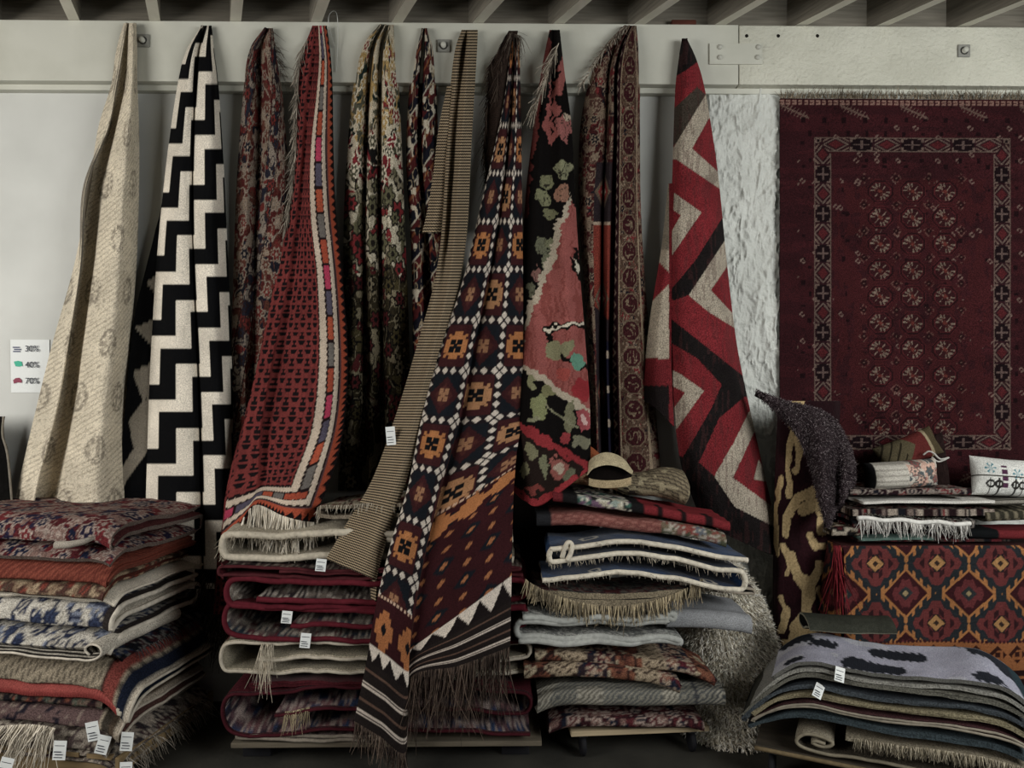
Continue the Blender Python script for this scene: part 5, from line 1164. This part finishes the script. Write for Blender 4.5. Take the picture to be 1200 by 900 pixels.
D(.37, .40, 2, solid('#3a4046', .3, 6), 'charcoal rug with a white tag in the right front stack', x0=-.05, seed=86, back='#22272a', edge='#4c545a', t=.012, start=1)
D(.40, .43, 2, solid('#68655a', .3, 6), 'dark olive rug just below the grey leaf patterned one', x0=-.05, seed=87, back='#403e35', edge='#6d6b60', t=.012, start=1)
D(.43, .452, 1, solid('#86847c', .3, 6), 'plain grey rug directly under the leaf patterned top rug', x0=-.03, seed=88, back='#57554e', edge='#8f8d84', t=.014)
def p_leaf(U, V, x, y):
    rgb = flat(U, '#a3a3b4'); put(rgb, fbm(U / 45, V / 45, 4) > .55, '#b0b0ba')
    j = 9 * (tri(U / 7.0 + V / 23.0) - .5)
    n = vn((U + j * .5) / 30 + 3.3, (V + j * .6) / 24 + .4, 12); put(rgb, n < .52, '#2a2e38')
    put(rgb, V > .36 * PXM - 2, '#8a8a90'); put(rgb, U > .84 * PXM, '#2b4048'); return rgb
D(.452, .478, 1, p_leaf, 'pale grey rug with dark leaf shapes on top of the right front stack', x0=.05, x1=.95, seed=89, t=.014, db=.008, back='#4c4c50', edge='#6d6c66', mat=M_FLAT)
def p_ol(U, V, x, y): return flat(U, '#3c3e34') * (0.8 + .4 * vn(U / 2, V / 2, 3))[..., None]
prf = [(.0, 0), (.03, -.012), (.07, -.012), (.1, .0), (.105, .022), (.09, .042), (.05, .05), (.01, .048), (-.03, .036), (-.06, .012)]
folded('folded_rug', [(a, z) for a, z in prf][::-1], .36, 'y', .008, p_ol, (DO + np.array([.29, .21, .545])).tolist(), math.radians(-7), mat=M_FLAT, back='#2c2d27', edge='#8a8670', seed=90, label='small dark olive rug folded over at the back of the right front stack', group=GD)
for (px, py, d, r, pre) in ((985, 782, .93, .25, 'plain grey rug directly'), (962, 802, .90, .5, 'charcoal rug with a white')):
    o = [k for k in bpy.data.objects if k.get('label', '').startswith(pre)][0]; p = px2w(px, py, d) - np.array(o.location); c_, s_ = math.cos(-RD), math.sin(-RD)
    tagcard(o, (p[0] * c_ - p[1] * s_, p[0] * s_ + p[1] * c_, p[2]), (-.5, r, .2), .035, .055)

# ---- covered table at the right ---------------------------------------------------------------------
TZ = float(px2w(1080, 638, .36)[2]) - .004; TX0 = float(px2w(986, 640, .36)[0])
tb = empty('folding_table', (0, 0, 0))
box('tabletop', TX0 + .006, 2.75, -.352, -.075, TZ - .04, TZ - .012, M_PLY, tb, .003)
for x_ in (TX0 + .04, 2.68):
    for y_ in (-.33, -.10): box('leg', x_ - .02, x_ + .02, y_ - .02, y_ + .02, 0, TZ - .04, M_IRON, tb, .002)
tag(tb, 'table hidden under the orange kilim cover at the right', 'table')
def p_tablekilim(U, V):
    rgb = flat(U, '#2d2f33'); Pu, Pv = 74.0, 71.0
    for o in (0, 1):
        a = (U - 37 - o * 37) / Pu + .5; b = (V - 20 - o * 35.5) / Pv + .5; i = np.floor(a); j = np.floor(b); dx = (a - i - .5) * Pu; dy = (b - j - .5) * Pv
        m = np.abs(dx) / 37 + np.abs(dy) / 35.5
        sw = tri((dx + dy) / 9.0 if False else dx / 9.0) * .20
        if o == 0:
            put(rgb, (m < 1.02) & (m > .78 - sw * .0), '#2b3034')
            put(rgb, m < .80 + .12 * (tri(dx / 10.0) - .5), '#74302f')
            put(rgb, (m < .60) & (m > .38) & (tri(dx / 12.0) > .55), '#3a1c20')
            put(rgb, m < .34 + .10 * (tri(dx / 6.0) - .5), '#2a2024'); put(rgb, m < .27, '#ab7a3c'); put(rgb, m < .10, '#3a2a22')
        else:
            put(rgb, (m < 1.0) & (m > .72), '#ad6c2a'); put(rgb, (m > .86 - .02) & (m < 1.02) & (tri(dx / 9.5) > .42), '#2b3034')
            put(rgb, m < .74, '#43191e'); put(rgb, m < .52 + .16 * (tri(dx / 9.0) - .5), '#722e30'); put(rgb, (m < .25), '#33383a'); put(rgb, m < .10, '#a08a5a')
    b = V > 112; put(rgb, b, '#9a5a24'); x = ((U / 24.0) % 1 - .5) * 24; y = V - 127; r = np.hypot(x, y)
    put(rgb, b & (np.abs(x) + np.abs(y) < 11) & (V < 145), '#3a1a14'); put(rgb, b & (np.abs(np.maximum(np.abs(x), np.abs(y)) - 4.5) < 1.4) & (x + y > -5) & (V < 145), '#94541f'); put(rgb, (np.abs(V - 112) < 2) & (tri(U / 5) > .5), '#43191e')
    put(rgb, V > 145, '#2c1414'); put(rgb, (V > 152) & (V < 156), '#9a5a24'); put(rgb, V < 0, '#4f2524'); return rgb
def table_cover():
    vp = np.concatenate([np.linspace(-78, -4, 8), np.linspace(-3, 178, 160)]); up = np.linspace(0, 320, 280); U, V = np.meshgrid(up, vp); s = 1 / 256.0
    r = .02; y = np.where(V < 0, -.36 - V * s * 1.0, -.36 - r * np.sin(np.clip(V / 8, 0, 1) * math.pi / 2)); z = np.where(V < 0, TZ, TZ - V * s)
    fo = .012 * np.sin(U / 26.0 + .8) * np.clip(V / 60, 0, 1) + .008 * (fbm(U / 30, V / 60, 6) - .5) * np.clip(V / 20, 0, 1)
    G = np.stack([TX0 + U * s, y - fo - .004, z], -1)
    o = sheet('table_cover', G, p_tablekilim(U, V), .007, M_FLAT, None, np.stack([U * s, V * s], -1), '#4a2a1c', stride=4)
    nv, nu = 60, 40; a = np.linspace(0, 1, nu); b = np.linspace(0, 178, nv); A_, B_ = np.meshgrid(a, b)
    G2 = np.stack([TX0 - .012 - .05 * np.sin(A_ * math.pi * 1.0) * np.clip(B_ / 60, .1, 1) - .01 * np.sin(A_ * 9) * np.clip(B_ / 60, 0, 1), -.378 + .33 * A_, TZ - B_ * s], -1)
    c2 = p_tablekilim(A_ * 84 - 84, B_); sheet('side_drop', G2, c2, .006, M_FLAT, o, None, '#4a2a1c', flip=None, stride=4)
    strands_path('fringe', np.stack([np.linspace(TX0 - .055, TX0 - .02, 20), np.linspace(-.40, -.392, 20), np.full(20, TZ + .008)], -1), (-.02, -.12, -1), 60, .21, ['#7a1420', '#9a1c2a', '#54101a'], o, .4, 5, .003, .035)
    tag(o, 'orange, maroon and grey diamond patterned kilim covering the table', 'table cover')
table_cover()
GE = 'folded textiles on the covered table'
def E(px0, px1, py0, py1, n, pat, label, d=.37, dep=.26, axis='y', t=.012, **kw):
    a = px2w(px0, py1, d); b = px2w(px1, py0, d); h = b[2] - a[2]; g = h / n; w = b[0] - a[0]
    pr = serp(dep if axis == 'y' else w, n, g, 0, .012, kw.get('seed', 1), 0, kw.pop('start', 1))
    return folded('folded_textile', pr, w if axis == 'y' else dep, axis, min(t, g * .8), pat, (a[0], a[1], a[2] + kw.pop('dz', 0)), kw.pop('rz', 0), label=label, group=kw.pop('group', GE), cat='textile', ds=.009, db=.009, lump=.002, bw=.004, **kw)
E(1006, 1185, 627, 637, 1, pers('#2a1418', ['#14161c', '#6a1f26'], '#4a3a34', .9, 300), 'dark red rug lying flat on the kilim covered table', seed=101, back='#241416')
E(1009, 1096, 626, 635, 1, solid('#5f7a70', .3, 4), 'sage green cloth at the front edge of the table', d=.388, dep=.10, seed=102, mat=M_FLAT, back='#4f665c')
E(1138, 1236, 617, 637, 2, lambda U, V, x, y: np.where((V < 36)[..., None], lin('#15181a'), lin('#7a1d24')), 'black and red felt rug at the right of the table', d=.385, dep=.16, seed=103, mat=M_FLAT, back='#2a1416', t=.02)
e3 = E(1000, 1143, 602, 627, 2, pers('#221418', ['#5c1a20', '#2c3036'], '#8a8078', .9, 303), 'dark rug with a white fringed edge in the pile on the table', seed=104, back='#1c1214', t=.014)
w_ = px2w([1004, 1136], [607, 614], .385)
k_ = np.linspace(0, 1, 50)[:, None]; PP = w_[0] * (1 - k_) + w_[1] * k_ + np.array([0, -.006, .0]); PP[:, 2] += .004 * np.sin(k_[:, 0] * 20)
ob = tube('white_edge', PP - np.array(e3.location), .0105, M_THREAD, e3, '#cfccc4', 8)
strands_path('fringe', PP - np.array(e3.location), (0, -.25, -1), 170, .05, ['#c9c6be', '#a5a29a', '#e0ddd6'], e3, .4, 9, .0025, .2)
strands_path('fringe', PP - np.array(e3.location) + np.array([.03, .02, .012]), (.2, -.4, .7), 120, .03, ['#8a867c', '#6a665c'], e3, .9, 10, .002, .5)
E(1000, 1166, 590, 603, 1, pers('#2a151a', ['#8a2026', '#1a1a22', '#a09080'], '#7d6a60', .8, 305), 'dark red floral rug between the two white edged ones on the table', seed=105, back='#221418', t=.03)
e5 = E(1012, 1166, 583, 592, 1, lambda U, V, x, y: np.where((np.abs(U - 20) < 6)[..., None], lin('#6a625a'), lin('#cbc7bd')), 'white striped cloth folded in the pile on the table', d=.385, seed=106, mat=M_FLAT, back='#b5b1a7', t=.012)
E(997, 1138, 570, 584, 2, pers('#2c141c', ['#7a1d26', '#1c1c28', '#8f8378'], '#8a7a70', .8, 307), 'dark red patterned rug on top of the pile on the table', seed=107, back='#20141a')
E(1158, 1236, 594, 618, 2, lambda U, V, x, y: np.where((np.sin(V * .5 + U * .12) > .35)[..., None], lin('#7a7058'), lin('#3c382c')), 'olive and beige striped textile folded at the right of the pile', d=.385, dep=.2, seed=108, mat=M_FLAT, back='#6a6250', rz=math.radians(6))
E(1120, 1215, 584, 595, 2, lambda U, V, x, y: np.where((np.sin(U * .6) > .2)[..., None], lin('#8a8478'), lin('#4a453c')), 'grey striped cloth under the embroidered cushion', d=.37, dep=.2, seed=109, mat=M_FLAT, back='#6a645a')
E(976, 1009, 612, 634, 2, pers('#8a7a62', ['#1c1a1a', '#5c1c20', '#a89c88'], '#1e1a18', .9, 310), 'small beige, black and red textile at the left end of the table', d=.37, dep=.12, seed=110, back='#5c5040')
def pillow(name, c, w, h, t, rot, pat, label, mat=None, cat='cushion', e=2.6):
    n, m = 60, 80; a = np.linspace(-1, 1, n); b = np.linspace(-1, 1, m); A_, B_ = np.meshgrid(a, b, indexing='ij')
    Th = np.clip((1 - np.abs(A_) ** e) * (1 - np.abs(B_) ** e), 0, 1) ** .5; pin = 1 - .08 * (A_ ** 2 * B_ ** 2) + .03
    X = B_ * w / 2 * (1 - .06 * (1 - A_ ** 2) * 0 ) * (1 - .07 * (1 - np.abs(A_)) * np.abs(B_) ** 6); Z = A_ * h / 2 * (1 - .07 * (1 - np.abs(B_)) * np.abs(A_) ** 6)
    wr = .006 * (fbm(A_ * 4 + w * 9, B_ * 4, 5) - .5)
    F_ = np.stack([X, -Th * t / 2 - wr, Z], -1); Bk = np.stack([X, Th * t / 2, Z], -1); N0 = n * m
    U = (B_ + 1) * w / 2 * PXM; V = (1 - A_) * h / 2 * PXM; rgb = pat(U, V, B_, A_)
    o = mk(name, np.concatenate([F_.reshape(-1, 3), Bk.reshape(-1, 3)]), np.concatenate([quads(n, m), quads(n, m, N0)[:, ::-1]]), mat or M_FLAT, None, np.concatenate([rgb.reshape(-1, 3), rgb.reshape(-1, 3) * .8]), np.tile(np.stack([U, V], -1).reshape(-1, 2) / PXM, (2, 1)))
    o.location = c; o.rotation_euler = rot; return tag(o, label, cat, 'cushions on the covered table')
def p_white(U, V, A_, B_):
    rgb = flat(U, '#b9b3a6'); put(rgb, (np.sin(V * .9) > .5) * (U < 60) * .5, '#8a8478'); q = persian(U, V, '#b9b0a2', ['#9a5a54', '#5a6468', '#c9a08c'], '#6d6660', .8, 320, vine=.05); m = U > 46; rgb[m] = q[m]; put(rgb, U < 8, '#17171a'); return rgb
pillow('cushion', px2w(1055, 556, .30).tolist(), .34, .13, .16, (0, math.radians(-4), 0), p_white, 'white floral bolster cushion on the pile on the table', e=3)
def p_ro(U, V, A_, B_):
    rgb = flat(U, '#6a2420'); put(rgb, A_ < -.15 + .3 * tri(V / 30), '#5c5238'); put(rgb, (A_ < -.2) & (np.abs(np.sin(U * .25 + V * .2)) < .35), '#2c2618'); put(rgb, A_ > .62, '#54482f'); put(rgb, np.abs(A_ - .60) < .05, '#9a8a68'); return rgb
pillow('cushion', px2w(1064, 528, .22).tolist(), .30, .14, .10, (math.radians(-15), math.radians(-22), 0), p_ro, 'red and olive woven cushion leaning behind the white bolster')
def p_db(U, V, A_, B_): return flat(U, '#2a1a18') * (.8 + .5 * vn(U / 4, V / 4, 7))[..., None]
pillow('cushion', px2w(1098, 540, .18).tolist(), .09, .27, .06, (math.radians(-4), math.radians(-6), 0), p_db, 'narrow dark brown cushion standing against the wall carpet')
tie = px2w([1082, 1088, 1094, 1102, 1112, 1100, 1092], [533, 529, 531, 538, 536, 541, 536], [.30, .31, .31, .29, .28, .29, .30]); tz = tube('tie_string', cr(tie, np.linspace(0, 6, 40)), .004, M_THREAD, None, '#b5b2aa'); tag(tz, 'white string tie knotted at the end of the white bolster', 'string')
def p_emb(U, V, A_, B_):
    rgb = flat(U, '#c9c9c2')
    for (cx, cy) in ((18, 16), (50, 22), (82, 18)): put(rgb, (np.hypot(U - cx, V - cy) < 6.5) & (np.abs(np.sin(3 * np.arctan2(V - cy, U - cx))) < .55), '#3a8a9a')
    put(rgb, (np.abs(U - 34) < 3.6) & (((V / 8.5) % 1) < .72) & (V > 12) & (V < 42), '#5c3050'); put(rgb, (np.abs(U - 66) < 3.6) & (((V / 8.5) % 1) < .72) & (V > 14) & (V < 38), '#6a2a34')
    for cx in (17, 27, 47, 56, 76): put(rgb, (np.abs(np.hypot(U - cx, (V - 36)) - 4) < 1.3) | ((np.abs(U - cx) < .9) & (V > 28) & (V < 50)), '#33302c')
    put(rgb, (V > 25) & (V < 27), '#4a463e'); m = (U > 62) & (V > 26); put(rgb, m, '#a8a294'); put(rgb, m & (np.sin(U * .8 + V * .1) > .1), '#5c5448'); put(rgb, V > 52, '#8a867a'); return rgb
pillow('cushion', px2w(1180, 560, .28).tolist(), .35, .185, .12, (math.radians(-14), math.radians(5), 0), p_emb, 'white cushion embroidered with blue and plum motifs at the right of the table')

# ---- small things -----------------------------------------------------------------------------------
def sign():
    a = px2w(13, 398, .004); b = px2w(58, 460, .004); w = b[0] - a[0]; h = a[2] - b[2]
    V, Q = boxarr(0, w, -.0012, 0, 0, h); V[:, 1] += np.where((V[:, 2] > h / 2) & (V[:, 0] < w / 2), -.006, 0)
    o = mk('discount_sign', V, Q, M_PAPER, smooth=False); o.location = (a[0], -.003, b[2])
    sx = w / 45.0
    for k, (tx, py) in enumerate((('30%', 412), ('40%', 431), ('70%', 450))):
        cu = bpy.data.curves.new('discount_text', 'FONT'); cu.body = tx; cu.size = 10 * sx; cu.extrude = .0003
        t = bpy.data.objects.new('discount_text', cu); COL.objects.link(t); dg = bpy.context.evaluated_depsgraph_get()
        me = bpy.data.meshes.new_from_object(t.evaluated_get(dg)); bpy.data.objects.remove(t)
        me.materials.clear(); me.materials.append(M_INK); q = bpy.data.objects.new('discount_text', me); COL.objects.link(q); q.parent = o
        q.rotation_euler = (math.pi / 2, 0, 0); q.location = (17 * sx, -.0085 if k == 0 else -.006, h - (py - 398) * sx)
    zz = lambda py: h - (py - 398) * sx
    for j, dx in enumerate((0, 1.5, .5)):
        V, Q = boxarr((3 + dx) * sx, (11 + dx) * sx, -.0085, -.0075, zz(406.5 + 2.4 * j) - 1.4 * sx, zz(406.5 + 2.4 * j)); mk('pictogram_stripe', V, Q, M_SLATE, o, smooth=False)
    def blob(name, pts, m, y):
        P = np.array([((x_ - 13) * sx, y, zz(z_)) for x_, z_ in pts]); n = len(P); V = np.concatenate([P, P + [0, .001, 0], P.mean(0, keepdims=True)])
        i = np.arange(n); mk(name, V, np.stack([i, i + n, (i + 1) % n + n, (i + 1) % n], -1), m, o, smooth=False, tris=np.stack([i, (i + 1) % n, np.full(n, 2 * n)], -1))
    blob('pictogram_pile', [(17, 424), (22, 423), (26, 424), (27, 429), (23, 430), (19, 429.5)], M_TEAL, -.0065)
    blob('pictogram_rug', [(16, 446), (19, 443.5), (23, 443), (26, 446), (26, 449), (21, 448.5), (17, 450)], M_ROSE, -.006)
    tag(o, 'white paper sign listing 30, 40 and 70 percent discounts', 'sign')
sign()
wp = px2w([392, 388, 385, 386, 391, 395, 396, 395, 394], [55, 40, 26, 17, 13, 18, 40, 70, 84], [.105, .11, .12, .12, .12, .12, .115, .105, .10])
wire = tube('wire_loop', cr(wp, np.linspace(0, 8, 60)), .0018, M_WIRE); tag(wire, 'thin white wire loop hanging over the beam beside the red kilim', 'wire')
